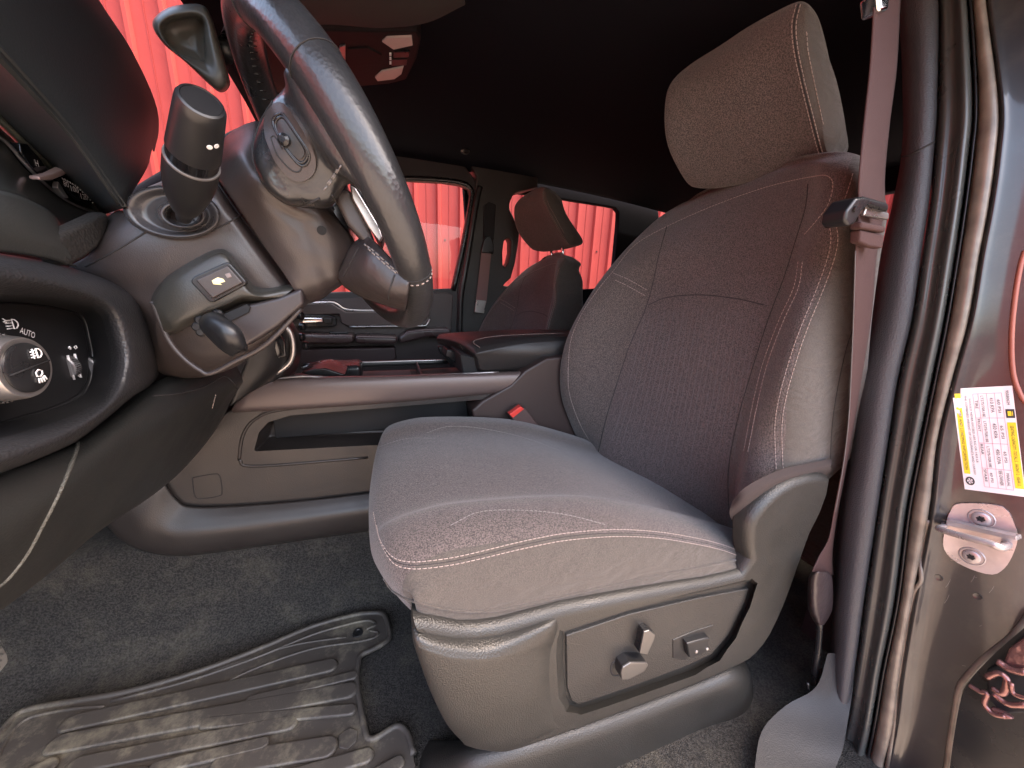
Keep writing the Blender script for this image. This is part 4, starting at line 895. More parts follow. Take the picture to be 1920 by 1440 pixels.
# panel gaps on the shroud
seams('panel_gap', [[(160, 500), (220, 468), (290, 425)], [(296, 400), (290, 425), (284, 430)], [(360, 410), (380, 428), (400, 432), (455, 402)], [(402, 335), (440, 390), (500, 470), (560, 546)]], [shr], SEAM, shr, r=.0010)
# stalk
fwd = Vector(ray(960, 720)).normalized()
B = at(345, 405, Y=.468); T = at(378, 190, Y=.37); ax = (T-B); Ls = ax.length; ax.normalize()
def rpx(P, wpx): return wpx/2*P.dot(fwd)/F*.87
ds = thing('column_stalk', 'thick black multifunction stalk with round flat end and white dots', 'stalk', tuple(B))
prof = []
for t, wpx in ((-.03, 26), (.03, 30), (.08, 46), (.16, 62), (.27, 80), (.40, 92), (.50, 95), (.55, 95)):
    P_ = B+ax*Ls*t; prof.append((Ls*t, rpx(P_, wpx)))
lathe('stalk_body', B, ax, prof, BLK, ds, seg=48)
r1 = prof[-1][1]
lathe('stalk_ring', B+ax*Ls*.545, ax, [(0, r1*1.0), (.0008, r1*1.015), (.002, r1*1.0), (.002, r1*.96)], SIL, ds, seg=48)
lathe('stalk_collar', B+ax*Ls*.56, ax, [(0, r1*.95), (Ls*.10, r1*.93)], GLB, ds, seg=48)
r2 = rpx(T, 92)
lathe('stalk_knob', B+ax*Ls*.64, ax, [(0, r1*.97), (Ls*.30, r2*.99), (Ls*.34, r2*.96), (Ls*.36, r2*.88), (Ls*.365, r2*.78), (Ls*.360, r2*.76), (Ls*.362, r2*.74)], BLK, ds, seg=48)
sb = [o for o in ds.children if o.name.startswith('stalk_')]
for x_, y_ in ((393, 276), (406, 274)):
    a, nn = hit(x_, y_, sb, 0)
    if a is not None: lathe('white_dot', a-nn*.001, nn, [(0, .0022), (.0014, .002)], WHT, ds, seg=12)
# dish and collar round the stalk root
def ell(cx, cy, rx, ry, rot, n=16): return [(cx+rx*math.cos(t)*math.cos(rot)-ry*math.sin(t)*math.sin(rot), cy+rx*math.cos(t)*math.sin(rot)+ry*math.sin(t)*math.cos(rot)) for t in [2*math.pi*k/n for k in range(n)]]
DM = M('dish_plastic', (.04, .038, .04), .28, rvar=.05)
surf('stalk_dish', [[at(a, b, Y=.489) for a, b in ell(322, 398, 92, 50, .12)], [at(a, b, Y=.484) for a, b in ell(324, 398, 84, 44, .12)], [at(a, b, Y=.492) for a, b in ell(332, 400, 62, 34, .12)], [at(a, b, Y=.487) for a, b in ell(341, 402, 50, 29, .1)], [at(a, b, Y=.478) for a, b in ell(341, 402, 45, 26, .1)], [at(a, b, Y=.476) for a, b in ell(343, 403, 36, 21, .1)], [at(a, b, Y=.495) for a, b in ell(345, 404, 26, 16, .1)]], DM, co, cv=True, nu=4, nv=4)
# ------------------------------------------------------------------ steering wheel
c_w = Vector((-.046, .576, .093)); th, ya = math.radians(27.05), math.radians(14)
n_w = Vector((math.cos(th)*math.cos(ya), math.cos(th)*math.sin(ya), math.sin(th))); v_w = Vector((math.sin(ya), -math.cos(ya), 0)); u_w = n_w.cross(v_w)
if u_w.z < 0: u_w = -u_w
sw = thing('steering_wheel', 'worn black leather steering wheel seen from behind with audio buttons on its spoke', 'steering wheel', tuple(c_w))
def rimp(a, rr=.193, off=0):
    k = 1-.19*max(0, -math.cos(a))**2
    return c_w+(u_w*math.cos(a)+v_w*math.sin(a))*rr*k+n_w*off
pts = [rimp(2*math.pi*k/48) for k in range(48)]
def rimr(a):
    s_ = math.sin(a); g_ = max(0, s_)   # near side is 90 deg
    return .0185+.0045*max(0, math.cos(a-math.radians(62)))**4
rim_o = tube('rim', pts, [rimr(2*math.pi*k/48) for k in range(48)], LEA, sw, seg=20, closed=True, n=4)
def ringat(deg, nm='rim_seam'):
    a = math.radians(deg); t = (rimp(a+.01)-rimp(a-.01)).normalized(); p0 = rimp(a); r0 = rimr(a)+.0002
    e1 = t.cross(n_w).normalized(); e2 = t.cross(e1)
    return [p0+(e1*math.cos(q)+e2*math.sin(q))*r0 for q in [2*math.pi*k/40 for k in range(40)]]
for d_ in (118, 30, 62): link('rim_seam', mesh(*tube_me(ringat(d_), .0006, seg=5, closed=True, n=1)), SEAM, rim_o)
rp = ringat(119.5); link('stitching', join_me([tube_me([rp[i], rp[i+1]], .0007, seg=5, n=1) for i in range(0, 39, 2)]), THR, rim_o)
# near spoke (leather web between rim and hub) and its button pod
def AY(L, Y): return [at(a, b, Y=Y) for a, b in L]
spo = surf('near_spoke', AG([
    [(545, 120, 'Y', .395), (590, 190, 'Y', .392), (640, 270, 'Y', .39), (690, 350, 'Y', .39), (722, 420, 'Y', .395), (725, 440, 'Y', .40)],
    [(532, 135, 'Y', .405), (565, 200, 'Y', .40), (610, 280, 'Y', .398), (652, 335, 'Y', .40), (675, 358, 'Y', .408), (695, 385, 'Y', .415)],
    [(535, 160, 'Y', .43), (540, 200, 'Y', .42), (585, 270, 'Y', .415), (620, 315, 'Y', .418), (642, 335, 'Y', .425), (655, 345, 'Y', .44)],
    [(528, 170, 'Y', .45), (512, 200, 'Y', .43), (540, 270, 'Y', .423), (590, 340, 'Y', .425), (615, 375, 'Y', .43), (620, 388, 'Y', .45)],
    [(518, 182, 'Y', .47), (496, 218, 'Y', .45), (500, 280, 'Y', .43), (535, 345, 'Y', .43), (565, 378, 'Y', .435), (575, 388, 'Y', .46)],
    [(512, 190, 'Y', .50), (484, 238, 'Y', .48), (474, 290, 'Y', .45), (495, 345, 'Y', .44), (530, 378, 'Y', .45), (550, 386, 'Y', .48)],
    [(512, 190, 'Y', .56), (486, 236, 'Y', .56), (476, 288, 'Y', .54), (497, 342, 'Y', .53), (531, 374, 'Y', .54), (550, 382, 'Y', .56)]]), LEA, sw, nu=5, nv=5, thick=.003)
pod_o = rnd([(512, 205), (530, 196), (548, 206), (580, 255), (594, 295), (590, 325), (570, 340), (545, 335), (520, 305), (503, 262), (502, 225)], 4)
def lay(name, outline, objs, mat, parent, h, bv=.0012, n=1):
    """pad laid on a surface: outline raycast, fan filled, thickened by h"""
    P_ = []; cen = [sum(p[0] for p in outline)/len(outline), sum(p[1] for p in outline)/len(outline)]; rings = []
    for k in (1, .66, .33):
        rings.append([hit(cen[0]+(p[0]-cen[0])*k, cen[1]+(p[1]-cen[1])*k, objs, h) for p in outline])
    c0 = hit(cen[0], cen[1], objs, h)
    if c0[0] is None or any(q[0] is None for r in rings for q in r): print('lay failed', name); return None
    V = [q[0] for q in rings[0]]; nb = [q[0]-q[1]*(h+.002) for q in rings[0]]; m = len(outline); V = nb+[q[0] for r in rings for q in r]+[c0[0]]; Fc = []
    for a_ in range(3): Fc += [(a_*m+i, a_*m+(i+1) % m, (a_+1)*m+(i+1) % m, (a_+1)*m+i) for i in range(m)]
    Fc += [(3*m+i, 3*m+(i+1) % m, 4*m) for i in range(m)]
    o = link(name, mesh(V, Fc), mat, parent)
    try: o.data.set_sharp_from_angle(angle=math.radians(50))
    except Exception: pass
    return o
S_ = [spo]
podp = lay('button_pod', pod_o, S_, PLB, spo, .003)
if podp:
    r1_ = rnd([(514, 222), (523, 214), (534, 218), (556, 250), (577, 282), (580, 298), (572, 310), (560, 308), (540, 285), (522, 255), (513, 235)], 3)
    seams('rocker_edge', [r1_[:], [(x+(546-x)*.12, y+(262-y)*.12) for x, y in r1_]], [podp], BLK, podp, r=.0013, closed=True)
    rk = lay('rocker_button', [(x+(546-x)*.25, y+(262-y)*.25) for x, y in r1_], [podp], PLS, podp, .0015)
    c0, nn = hit(536, 264, [podp], 0); lathe('round_button', c0, nn, [(0, .0055), (.004, .0052), (.006, .003)], BLK, podp, seg=24)
    seams('lower_button_gap', [[(508, 258), (520, 290), (545, 318), (560, 322), (566, 314)], [(508, 258), (515, 256), (530, 280)]], [podp], SEAM, podp, r=.0007)
seams('pod_groove', [[(512, 190), (486, 236), (474, 290), (494, 345), (530, 378), (565, 385), (600, 372)]], [spo], SEAM, spo, r=.0012)
stitches('stitching', [[(640, 310), (628, 330), (615, 348), (602, 360)], [(632, 318), (620, 337), (606, 352)]], [spo], THRG, spo, length=.004, gap=.003, wd=.0007)
# hub cover (back of the airbag housing)
hub = surf('hub_cover', AG([
    [(400, 330, 'Y', .62), (410, 285, 'Y', .64), (440, 250, 'Y', .66), (490, 232, 'Y', .66), (540, 260, 'Y', .68), (620, 340, 'Y', .70), (680, 400, 'Y', .72)],
    [(402, 328, 'Y', .56), (415, 298, 'Y', .57), (445, 268, 'Y', .57), (490, 255, 'Y', .55), (540, 290, 'Y', .56), (610, 360, 'Y', .56), (630, 395, 'Y', .56)],
    [(420, 345, 'Y', .50), (435, 325, 'Y', .49), (460, 305, 'Y', .475), (490, 325, 'Y', .47), (540, 370, 'Y', .475), (595, 385, 'Y', .49), (625, 405, 'Y', .50)],
    [(455, 395, 'Y', .49), (470, 380, 'Y', .48), (490, 375, 'Y', .47), (520, 395, 'Y', .47), (560, 410, 'Y', .475), (610, 425, 'Y', .48), (660, 450, 'Y', .50)],
    [(495, 455, 'Y', .49), (510, 440, 'Y', .48), (530, 435, 'Y', .475), (560, 445, 'Y', .475), (590, 455, 'Y', .48), (625, 470, 'Y', .485), (665, 480, 'Y', .50)],
    [(530, 505, 'Y', .49), (540, 495, 'Y', .485), (560, 490, 'Y', .48), (580, 492, 'Y', .48), (605, 498, 'Y', .485), (630, 500, 'Y', .49), (655, 502, 'Y', .51)],
    [(560, 550, 'Y', .50), (570, 555, 'Y', .50), (585, 550, 'Y', .50), (600, 545, 'Y', .50), (615, 535, 'Y', .505), (630, 528, 'Y', .51), (645, 520, 'Y', .53)],
    [(562, 552, 'Y', .62), (574, 565, 'Y', .62), (590, 562, 'Y', .62), (604, 556, 'Y', .62), (618, 545, 'Y', .62), (632, 536, 'Y', .62), (645, 526, 'Y', .62)]]), PLB, sw, nu=5, nv=5, thick=.003)
c0, nn = hit(603, 432, [hub], .0004); lathe('screw_hole', c0-nn*.003, nn, [(0, .0048), (.0038, .0048)], DRK, hub, seg=20)
seams('cover_gap', [[(622, 365), (640, 395), (655, 420), (670, 445), (685, 458)]], [hub, spo], SEAM, hub, r=.0012)
# bright trim and airbag pad edge
prism('silver_trim', [(655, 345), (668, 352), (712, 425), (718, 445), (712, 455), (690, 425), (660, 372)], 'Y', .452, .46, SIL, sw, bv=.002)
prism('trim_backing', [(620, 360), (655, 352), (690, 420), (705, 458), (688, 462), (650, 420)], 'Y', .456, .49, PLB, sw, bv=.006)
prism('airbag_pad', [(650, 330), (672, 335), (712, 395), (722, 440), (716, 460), (705, 440), (670, 370)], 'Y', .50, .60, LEA2, sw, bv=.012)
# lower spoke
low = surf('lower_spoke', AG([
    [(690, 450, 'Y', .47), (668, 465, 'Y', .47), (655, 490, 'Y', .48), (640, 520, 'Y', .50)],
    [(705, 458, 'Y', .445), (688, 482, 'Y', .44), (674, 510, 'Y', .45), (655, 535, 'Y', .49)],
    [(725, 480, 'Y', .435), (712, 502, 'Y', .43), (700, 530, 'Y', .44), (690, 553, 'Y', .48)],
    [(745, 500, 'Y', .43), (740, 520, 'Y', .425), (735, 545, 'Y', .43), (728, 565, 'Y', .47)],
    [(770, 515, 'Y', .43), (768, 535, 'Y', .42), (765, 555, 'Y', .43), (762, 575, 'Y', .47)]]), M('brown_leather', (.028, .022, .021), .4, bump=.5, bscale=60, bdist=.003, rvar=.1, bdetail=4), sw, nu=6, nv=6, thick=.012, off=0)
stitches('stitching', [[(683, 458), (700, 470), (722, 490), (742, 508), (752, 516)], [(690, 466), (705, 480), (725, 498), (745, 514)]], [low], THRG, low, length=.004, gap=.003, wd=.0009)
seams('panel_gap', [[(672, 465), (660, 488), (644, 518)], [(740, 515), (730, 545), (728, 562)]], [low], SEAM, low, r=.001)
for a0 in (30, 62):
    rp = ringat(a0)
rs_ = []
for k in range(26):
    a_ = math.radians(-62+k*4.2); p0 = rimp(a_); e_ = (c_w-p0).normalized(); q_ = p0+e_*.0185-n_w*.003; t_ = (rimp(a_+.01)-p0).normalized()
    rs_.append(tube_me([q_-n_w*.004+t_*.0015, q_+n_w*.004-t_*.0015], .0007, seg=5, n=1))
link('inner_stitching', join_me(rs_), BLK, rim_o)
# far spoke
tube('far_spoke', [c_w+n_w*-.01, c_w-v_w*.10-n_w*.005, rimp(math.radians(-92))], [.03, .024, .02], LEA, sw, flat=.6)
box('hub_core', tuple(c_w-n_w*.02+Vector((0, .03, 0))), (.05, .13, .11), BLK, sw, bv=.02)
# ------------------------------------------------------------------ floor mat and pedal
def m24(L): return [(x/2.4, 840+y/2.4) for x, y in L]
ZM = -.852
mat = thing('floor_mat', 'dirty black rubber floor mat with raised ribs in the driver footwell', 'floor mat', tuple(at(400, 1350, Z=-.83)))
mo = [(-300, 1640), (-120, 1420), (0, 1285), (60, 1215), (130, 1175), (330, 1140), (560, 1100), (800, 1035), (1000, 968), (1200, 890), (1400, 805), (1560, 760), (1640, 745), (1715, 745), (1740, 775), (1752, 830), (1742, 868), (1680, 905), (1628, 930), (1612, 965), (1606, 1060), (1625, 1180), (1645, 1285), (1665, 1310), (1700, 1302), (1770, 1258), (1805, 1256), (1835, 1290), (1860, 1380), (1885, 1500), (1900, 1900), (-300, 1900)]
base = prism('mat_sheet', m24(mo), 'Z', ZM, ZM-.006, RUB, mat, bv=.002)
def mb(name, L, r, dz=0, flat=.8, closed=False): return tube(name, [v+Vector((0, 0, dz)) for v in pts_plane(m24(L), 'Z', ZM)], r, RUB, mat, flat=1, n=4, closed=closed)
mb('mat_rim', mo[:29], .006)
mb('inner_rib', [(-60, 1500), (20, 1330), (80, 1250), (160, 1205), (340, 1172), (470, 1165)], .0035)
mb('inner_rib', [(500, 1140), (800, 1062), (1000, 998), (1200, 925), (1400, 842), (1560, 795), (1640, 778), (1670, 778), (1690, 795), (1650, 815)], .0035)
mb('inner_rib', [(930, 1105), (1130, 1000), (1400, 905), (1620, 870), (1690, 850), (1700, 830), (1660, 822)], .003)
mb('inner_rib', [(940, 1010), (1130, 945), (1330, 885), (1560, 850)], .0025)
def stadium(a, b, w0, w1=None):
    w1 = w1 or w0; P_, Q_ = at(*m24([a])[0], Z=ZM+.007), at(*m24([b])[0], Z=ZM+.007); d = (Q_-P_); L_ = d.length; d.normalize(); s_ = Vector((-d.y, d.x, 0)); out = []
    for k in range(9): t = math.pi*(.5+k/8); out.append(P_+d*math.cos(t)*w0+s_*math.sin(t)*w0)
    for k in range(9): t = math.pi*(-.5+k/8); out.append(Q_+d*math.cos(t)*w1+s_*math.sin(t)*w1)
    return out
for a, b, w_ in [((320, 1232), (1480, 975), .016), ((1130, 1130), (1588, 1020), .010), ((262, 1328), (1565, 1088), .017), ((930, 1235), (1575, 1175), .011), ((345, 1425), (1300, 1235), .014), ((200, 1440), (-150, 1620), .016), ((1000, 1420), (1470, 1345), .018), ((760, 1640), (1645, 1385), .013), ((700, 1440), (1180, 1330), .011), ((100, 1560), (620, 1480), .014), ((1700, 1470), (1790, 1420), .012)]:
    k_r = globals().get('k_r', 0)+1; o = prism('raised_rib', [v+Vector((0, 0, .0004*k_r)) for v in stadium(a, b, w_)], 'Z', ZM+.0045, ZM-.003, RUB, mat, bv=.0035, seg=3, world=True, taper=.02)
prism('hexagon_pad', m24([(1575, 1255), (1612, 1268), (1605, 1315), (1565, 1355), (1525, 1348), (1522, 1290)]), 'Z', ZM+.004, ZM-.003, RUB, mat, bv=.002)
c0 = at(*m24([(1610, 832)])[0], Z=ZM); lathe('mat_grommet', c0, (0, 0, 1), [(0, .013), (.003, .012), (.003, .008), (.001, .007)], BLK, mat, seg=24)
pe = thing('brake_pedal', 'grey ribbed pedal pad at the far left of the footwell', 'pedal', tuple(at(-20, 1225, X=-.62)))
pp_ = prism('pedal_pad', [(-90, 1150), (-20, 1165), (2, 1200), (17, 1225), (20, 1240), (2, 1262), (-40, 1290), (-90, 1290)], 'X', -.58, -.60, M('pedal_rubber', (.2, .19, .17), .6), pe, bv=.005)
for i in range(5): prism('pad_rib', [(-60, 1182+i*20), (2+3*(2-abs(i-2)), 1200+i*12), (2+3*(2-abs(i-2)), 1204+i*12), (-60, 1188+i*20)], 'X', -.577, -.582, M('pedal_rib', (.1, .1, .09), .6) if i == 0 else bpy.data.materials['pedal_rib'], pp_, bv=.001)
tube('pedal_arm', [at(-40, 1220, X=-.61), at(-80, 1100, X=-.7), at(-90, 900, X=-.75)], .012, BLK, pe)
# ------------------------------------------------------------------ driver side door pillar
ys = [-80, 50, 200, 290, 380, 480, 600, 713, 830, 960, 1127, 1260, 1377, 1520]
def itp(tab, y):
    tab = sorted(tab, key=lambda t: t[1])
    for (x0, y0), (x1, y1) in zip(tab, tab[1:]):
        if y <= y1 or (x1, y1) == tab[-1]:
            return x0+(x1-x0)*(y-y0)/(y1-y0)
ta = [(1672, -80), (1688, 50), (1694, 200), (1693, 280), (1675, 380), (1652, 480), (1633, 600), (1607, 713), (1596, 830), (1577, 950), (1565, 1100), (1558, 1227), (1552, 1400), (1546, 1520)]
tb = [(1758, -80), (1760, 50), (1757, 200), (1753, 267), (1737, 433), (1727, 480), (1710, 597), (1683, 713), (1665, 830), (1645, 960), (1620, 1127), (1602, 1260), (1580, 1377), (1530, 1520)]
tc_ = [(1808, -80), (1819, 40), (1827, 210), (1815, 333), (1793, 480), (1775, 590), (1750, 713), (1726, 830), (1701, 960), (1680, 1127), (1653, 1260), (1633, 1377), (1600, 1520)]
td = [(1838, -80), (1855, 50), (1873, 200), (1867, 300), (1850, 417), (1833, 497), (1817, 597), (1785, 713), (1757, 830), (1740, 980), (1711, 1127), (1688, 1260), (1672, 1377), (1635, 1520)]
bp = thing('door_pillar', 'driver side door pillar with grained trim, rubber seal, worn flange and painted outer face', 'door pillar', (.9, .3, -.85))
def strip(name, t0, t1, prof, mat, ylist=ys, extra=0):
    """prof: list of (fraction between the boundaries, X)"""
    G = []
    for y in ylist:
        a, b = itp(t0, y), itp(t1, y); G.append([at(a+(b-a)*f, y, X=x) for f, x in prof])
    return surf(name, G, mat, bp, nu=5, nv=4, thick=0)
lo = [y for y in ys if y <= 1300]
GR = M('pillar_grain', (.042, .043, .048), .5, bump=.6, bscale=480, kind='voronoi', bdist=.0009, rvar=.05)
trim = strip('pillar_trim', ta, tb, [(-.02, .97), (-.01, .90), (.06, .862), (.2, .845), (.5, .838), (.8, .843), (.97, .853), (1.0, .875)], GR)
seams('trim_joint', [[(1690, 293), (1705, 291), (1730, 278), (1752, 266)]], [trim], SEAM, trim, r=.0016)
seal = strip('door_seal', tb, tc_, [(0, .895), (.05, .872), (.2, .862), (.45, .866), (.7, .850), (.88, .856), (.97, .875), (1.0, .895)], SEAL)
strip('seal_lip', [(x-2, y) for x, y in tc_], [(x+9, y) for x, y in tc_], [(0, .90), (.2, .868), (.5, .862), (.8, .868), (1, .90)], BLK)
fl_ = strip('flange', [(x+6, y) for x, y in tc_], td, [(0, .885), (.12, .868), (.5, .863), (.9, .868), (1.0, .88)], PTAN)
te = [(x+0, y) for x, y in [(2010, -80), (2010, 50), (2010, 1520)]]
G = []
for y in ys:
    d = itp(td, y); G.append([at(d-1, y, X=.88), at(d+8, y, X=.872), at(d+22, y, X=.878), at(d+50, y, X=.885), at(max(d+90, 1870), y, X=.893), at(max(d+130, 1925), y, X=.90), at(2010, y, X=.915), at(2090, y, X=.95)])
paint = surf('painted_face', G, PAINT, bp, nu=5, nv=5)
PT = [paint]
box('pillar_core', (1.0, .36, -.1), (.10, .16, 1.4), DRK, bp)
coral = M('seal_edge', (.30, .10, .07), .35, rvar=.08)
seams('shut_edge', [[(1922, 470), (1913, 500), (1903, 560), (1897, 630), (1900, 700), (1916, 745), (1930, 760)]], PT, coral, paint, r=.003)
def onp(L, lift=0): return [h[0] for h in onsurf(L, PT, 4, lift)]
tube('weld_edge', onp([(1935, 1145), (1918, 1170), (1890, 1200), (1850, 1232), (1815, 1268), (1800, 1290), (1792, 1330), (1784, 1380), (1776, 1440), (1765, 1510)], .002), .0042, PTAN, bp, n=1)
tube('flange_bead', onp([(1742, 975), (1733, 1010), (1727, 1050), (1728, 1085), (1716, 1110), (1706, 1150), (1698, 1185), (1690, 1230), (1683, 1290), (1678, 1360), (1664, 1440)], .001), .003, PTAN, bp, n=1)
for x_, y_ in ((1760, 1083), (1833, 1118)):
    c0, nn = hit(x_, y_, PT, 0); lathe('drain_plug', c0-nn*.001, nn, [(0, .0055), (.002, .005), (.0015, .0035)], PAINT, bp, seg=20)
scr = []
rs = random.Random(9)
for k in range(16):
    x_, y_ = rs.uniform(1770, 1890), rs.uniform(940, 1320); L_ = rs.uniform(4, 20); an = rs.uniform(-1.2, .4)
    H = onsurf([(x_, y_), (x_+L_*math.cos(an)*.5+1, y_+L_*math.sin(an)*.5), (x_+L_*math.cos(an), y_+L_*math.sin(an))], PT, 3, .0001)
    if len(H) > 2: scr.append(tube_me([h[0] for h in H], .00022, seg=4, n=1))
o = link('scratches', join_me(scr), M('scratch_grey', (.2, .19, .18), .6), paint); o['kind'] = 'stuff'
# behind the weld edge: dark opening with the rear door latch
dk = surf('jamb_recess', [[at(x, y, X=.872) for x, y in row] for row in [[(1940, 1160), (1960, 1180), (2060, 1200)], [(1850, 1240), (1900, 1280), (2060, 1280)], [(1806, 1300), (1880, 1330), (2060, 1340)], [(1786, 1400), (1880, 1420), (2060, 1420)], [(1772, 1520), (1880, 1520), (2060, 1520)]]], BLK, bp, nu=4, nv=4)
la = thing('door_latch', 'greasy brown door latch of the rear door at the right edge', 'door latch', tuple(at(1890, 1340, X=.85)))
LM = M('latch_metal', (.25, .13, .12), .28, metal=.7, rvar=.12, bump=.6, bscale=80, bdist=.003)
def LT(L, r, x=.85): tube('latch_part', [at(a, b, X=x) for a, b in L], r, LM, la)
LT([(1818, 1285), (1838, 1297), (1850, 1300), (1846, 1320), (1862, 1338), (1885, 1343)], .0035)
LT([(1850, 1270), (1872, 1262), (1888, 1275), (1880, 1300), (1860, 1290)], .004, .845)
LT([(1862, 1300), (1890, 1320), (1925, 1322)], .004)
LT([(1870, 1240), (1895, 1255), (1925, 1262)], .005)
LT([(1895, 1280), (1900, 1300), (1925, 1310)], .003, .84)
prism('latch_plate', [(1890, 1215), (1940, 1180), (1945, 1250), (1900, 1262), (1880, 1240)], 'X', .855, .865, LM, la, bv=.004)
prism('latch_plate', [(1855, 1325), (1880, 1335), (1900, 1350), (1880, 1350), (1858, 1338)], 'X', .85, .86, LM, la, bv=.003)
prism('latch_housing', [(1850, 1255), (1960, 1200), (1960, 1335), (1880, 1340), (1850, 1310)], 'X', .862, .87, DRK, la, bv=.003)
# sticker
st = [(1784, 729), (1898, 723), (1924, 932), (1809, 917)]
lab = thing('tyre_label', 'white tyre label with two yellow bands on the dark pillar above the striker', 'label', tuple(hit(1850, 830, PT)[0]))
CN = [st[0], st[1], st[2], st[3]]
decal('label_paper', grid2d(0, 0, 1, 1, 6, 10), CN, PT, LBL, lab, .0006)
decal('yellow_band', grid2d(.03, .05, .13, .84, 2, 10), CN, PT, YEL, lab, .0010)
decal('yellow_band', grid2d(.84, .33, .985, .93, 2, 8), CN, PT, YEL, lab, .0010)
decal('black_cap', grid2d(.84, .21, .985, .29, 2, 2), CN, PT, INK, lab, .0010)
decal('cap_mark', text2d('i', .87, .225, .955, .275, 90), CN, PT, YEL, lab, .0013)
T2 = [text2d('TIRE AND LOADING INFORMATION', .055, .22, .105, .80, 90), text2d('SEATING CAPACITY  TOTAL 5   FRONT 2   REAR 3', .885, .36, .94, .90, 90)]
T2 += [text2d('THE COMBINED WEIGHT OF OCCUPANTS AND CARGO', .19, .07, .225, .84, 90), text2d('SHOULD NEVER EXCEED 650 KG OR 1433 LB', .255, .10, .29, .72, 90),
       text2d('TIRE', .355, .12, .40, .20, 90), text2d('FRONT', .355, .30, .40, .42, 90), text2d('REAR', .355, .54, .40, .64, 90), text2d('SPARE', .355, .78, .40, .90, 90),
       text2d('LT275/70R18E', .455, .08, .50, .28, 90), text2d('LT275/70R18E', .455, .32, .50, .52, 90), text2d('LT275/70R18E', .455, .56, .50, .76, 90), text2d('60 PSI', .455, .81, .50, .90, 90),
       text2d('410 KPA', .60, .10, .66, .24, 90), text2d('450 KPA', .60, .34, .66, .48, 90), text2d('450 KPA', .60, .58, .66, .72, 90), text2d('SEE OWNER', .60, .78, .66, .92, 90),
       text2d('60 PSI', .72, .12, .77, .24, 90), text2d('65 PSI', .72, .36, .77, .48, 90), text2d('65 PSI', .72, .60, .77, .70, 90), text2d('MANUAL', .72, .80, .77, .92, 90), text2d('95580624', .88, .04, .93, .17, 90)]
decal('label_text', join2d([t for t in T2 if t[0]]), CN, PT, INK, lab, .0014)
ln = [grid2d(u-.003, .06, u+.003, .95, 1, 12) for u in (.335, .42, .56, .69, .81)]+[grid2d(.335, v-.0015, .81, v+.0015, 6, 1) for v in (.06, .29, .53, .77, .95)]
decal('label_rules', join2d(ln), CN, PT, PNK, lab, .0012)
tyre = []
for k in range(20):
    a0_, a1_ = 2*math.pi*k/20, 2*math.pi*(k+1)/20; tyre.append(([(.11+.075*math.cos(a0_), .91+.042*math.sin(a0_)), (.11+.075*math.cos(a1_), .91+.042*math.sin(a1_)), (.11+.05*math.cos(a1_), .91+.028*math.sin(a1_)), (.11+.05*math.cos(a0_), .91+.028*math.sin(a0_))], [(0, 1, 2, 3)]))
for k in range(5):
    a0_ = 2*math.pi*k/5; tyre.append(([(.11+.05*math.cos(a0_-.2), .91+.028*math.sin(a0_-.2)), (.11+.05*math.cos(a0_+.2), .91+.028*math.sin(a0_+.2)), (.11, .91)], [(0, 1, 2)]))
decal('tyre_symbol', join2d(tyre), CN, PT, INK, lab, .0012)
# striker
sk = thing('door_striker', 'pale plated door striker with two star screws below the label', 'door striker', tuple(hit(1835, 1060, PT)[0]))
sp = lay('striker_plate', rnd([(1783, 955), (1802, 943), (1880, 949), (1903, 985), (1908, 1010), (1898, 1042), (1884, 1064), (1862, 1076), (1822, 1066), (1785, 1046), (1768, 1020), (1772, 985)], 3), PT, ZINC, sk, .004)
for x_, y_ in ((1840, 972), (1822, 1043)):
    c0, nn = hit(x_, y_, [sp], 0)
    a_ = lathe('screw', c0-nn*.001, nn, [(0, .0105), (.004, .0100), (.0055, .0075), (.0055, .0045), (.003, .004)], ZINC, sk, seg=32)
    e1 = nn.cross(Vector((0, 0, 1))).normalized(); e2 = nn.cross(e1); star = []
    for k in range(12):
        r_q = .0055 if k % 2 == 0 else .003; t = 2*math.pi*k/12; star.append(c0+nn*.0048+(e1*math.cos(t)+e2*math.sin(t))*r_q)
    link('star_recess', mesh(star, [tuple(range(12))]), DRK, a_, smooth=False)
    lathe('washer_ring', c0, nn, [(0, .0145), (.0006, .0145), (.0012, .0135), (.0002, .0125)], ZINC, sk, seg=40)
c1, n1 = hit(1772, 985, PT, 0); c2, n2 = hit(1888, 1022, PT, 0)
tube('striker_bar', [c1-n1*.002, at(1768, 988, X=.862), at(1762, 992, X=.845), at(1800, 1004, X=.838), at(1850, 1017, X=.838), at(1876, 1026, X=.845), c2-n2*.002], [.0045, .0045, .005, .005, .005, .0055, .006], ZINC, sk, n=5)
prism('striker_ledge', [(1774, 975), (1905, 1006), (1906, 1014), (1773, 985)], 'X', .868, .885, ZINC, sk, bv=.001)
# sill trim
sl_ = surf('sill_trim', [[at(x, y, Z=Z_) for x, y in row] for row, Z_ in [
    ([(1552, 1225), (1568, 1225), (1585, 1228), (1606, 1230)], -.70), ([(1530, 1288), (1552, 1290), (1572, 1292), (1598, 1300)], -.765),
    ([(1475, 1322), (1512, 1332), (1548, 1340), (1590, 1350)], -.80), ([(1432, 1365), (1482, 1380), (1530, 1395), (1580, 1405)], -.82),
    ([(1417, 1425), (1470, 1432), (1520, 1440), (1565, 1445)], -.832), ([(1414, 1530), (1460, 1530), (1500, 1530), (1540, 1540)], -.84)]], M('sill_plastic', (.02, .02, .022), .6, bump=.4, bscale=420, kind='voronoi', bdist=.0007), None, nu=6, nv=6)
tag(sl_, 'grained grey plastic sill trim at the foot of the door pillar', 'sill trim')
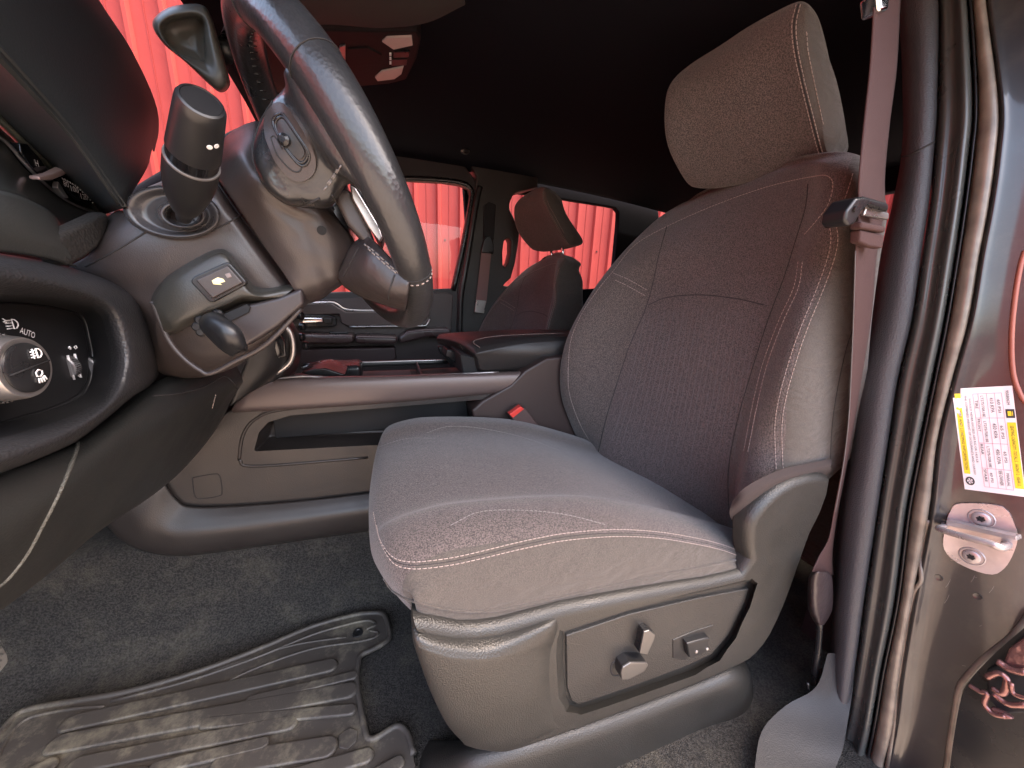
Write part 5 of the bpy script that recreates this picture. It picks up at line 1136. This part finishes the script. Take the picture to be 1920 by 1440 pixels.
# ------------------------------------------------------------------ driver seat belt
sbt = thing('seat_belt', 'reddish brown seat belt hanging beside the driver seat with black sliding tongue', 'seat belt', tuple(at(1527, 1290, Y=.33)))
def ribbon(name, rows, mat, t=.0016):
    return surf(name, [[at(a, y, Y=Ya), at((a+b)/2, y, Y=(Ya+Yb)/2-.002), at(b, y, Y=Yb)] for y, a, b, Ya, Yb in rows], mat, sbt, nu=6, nv=5, thick=t, off=0)
up = ribbon('webbing', [(-60, 1640, 1690, .38, .40), (20, 1638, 1686, .375, .40), (130, 1631, 1680, .37, .395), (233, 1620, 1667, .36, .39), (333, 1611, 1658, .35, .385), (400, 1608, 1660, .35, .38)], WEB)
ribbon('webbing', [(395, 1610, 1658, .355, .385), (480, 1604, 1643, .36, .385), (600, 1600, 1632, .365, .385), (720, 1595, 1613, .37, .39), (800, 1590, 1600, .37, .40), (880, 1579, 1586, .375, .40), (960, 1564, 1571, .37, .395), (1010, 1554, 1563, .365, .385), (1045, 1535, 1560, .36, .375), (1078, 1520, 1562, .35, .37)], WEB)
seams('edge_thread', [[(1604, 470), (1600, 600), (1595, 720), (1590, 800), (1580, 880), (1566, 960)]], [o for o in sbt.children][1:2], THRD, list(sbt.children)[1], r=.0008)
prism('tongue_loop', [(1606, 370), (1622, 367), (1668, 380), (1668, 397), (1628, 386), (1616, 398), (1604, 420), (1592, 424), (1584, 414), (1588, 394)], 'Y', .342, .372, BLK, sbt, bv=.004)
prism('tongue_metal', [(1625, 388), (1668, 399), (1667, 412), (1620, 404)], 'Y', .350, .36, SIL, sbt, bv=.002)
lathe('tongue_rivet', at(1603, 392, Y=.3415), (0, -1, 0), [(0, .004), (.002, .0035)], BLK, sbt, seg=16)
prism('stop_flap', [(1616, 414), (1662, 424), (1661, 436), (1614, 428)], 'Y', .343, .357, WEB, sbt, bv=.003)
prism('stop_flap', [(1614, 430), (1660, 440), (1656, 466), (1630, 462), (1612, 454)], 'Y', .347, .36, WEB, sbt, bv=.003)
surf('anchor_boot', [[at(1538+(a-1538)*k, y, Y=Y) for a, Y in ((1538-w_, .355), (1538-w_*.7, .335), (1538, .328), (1538+w_*.7, .335), (1538+w_, .355), (1538+w_*.5, .37), (1538-w_*.5, .37))] for y, w_, k in ((1072, 16, 1), (1082, 22, 1), (1110, 24, 1), (1140, 23, 1), (1158, 16, 1), (1172, 7, 1))], M('boot_vinyl', (.03, .022, .024), .3, bump=.5, bscale=60, bdist=.003), sbt, nu=5, nv=5, cv=True, capu=True)
tube('anchor_cable', [at(1537, 1165, Y=.345), at(1534, 1210, Y=.343), at(1528, 1260, Y=.338), at(1525, 1295, Y=.335)], .0058, BLK, sbt)
tube('floor_bracket', [at(1514, 1280, Y=.33), at(1518, 1298, Y=.325), at(1530, 1305, Y=.322), at(1545, 1298, Y=.325), at(1552, 1280, Y=.33), at(1550, 1268, Y=.335)], .0028, BLK, sbt)
prism('upper_anchor', [(1646, -20), (1672, -20), (1668, 18), (1650, 22)], 'Y', .37, .39, CHR, sbt, bv=.004)
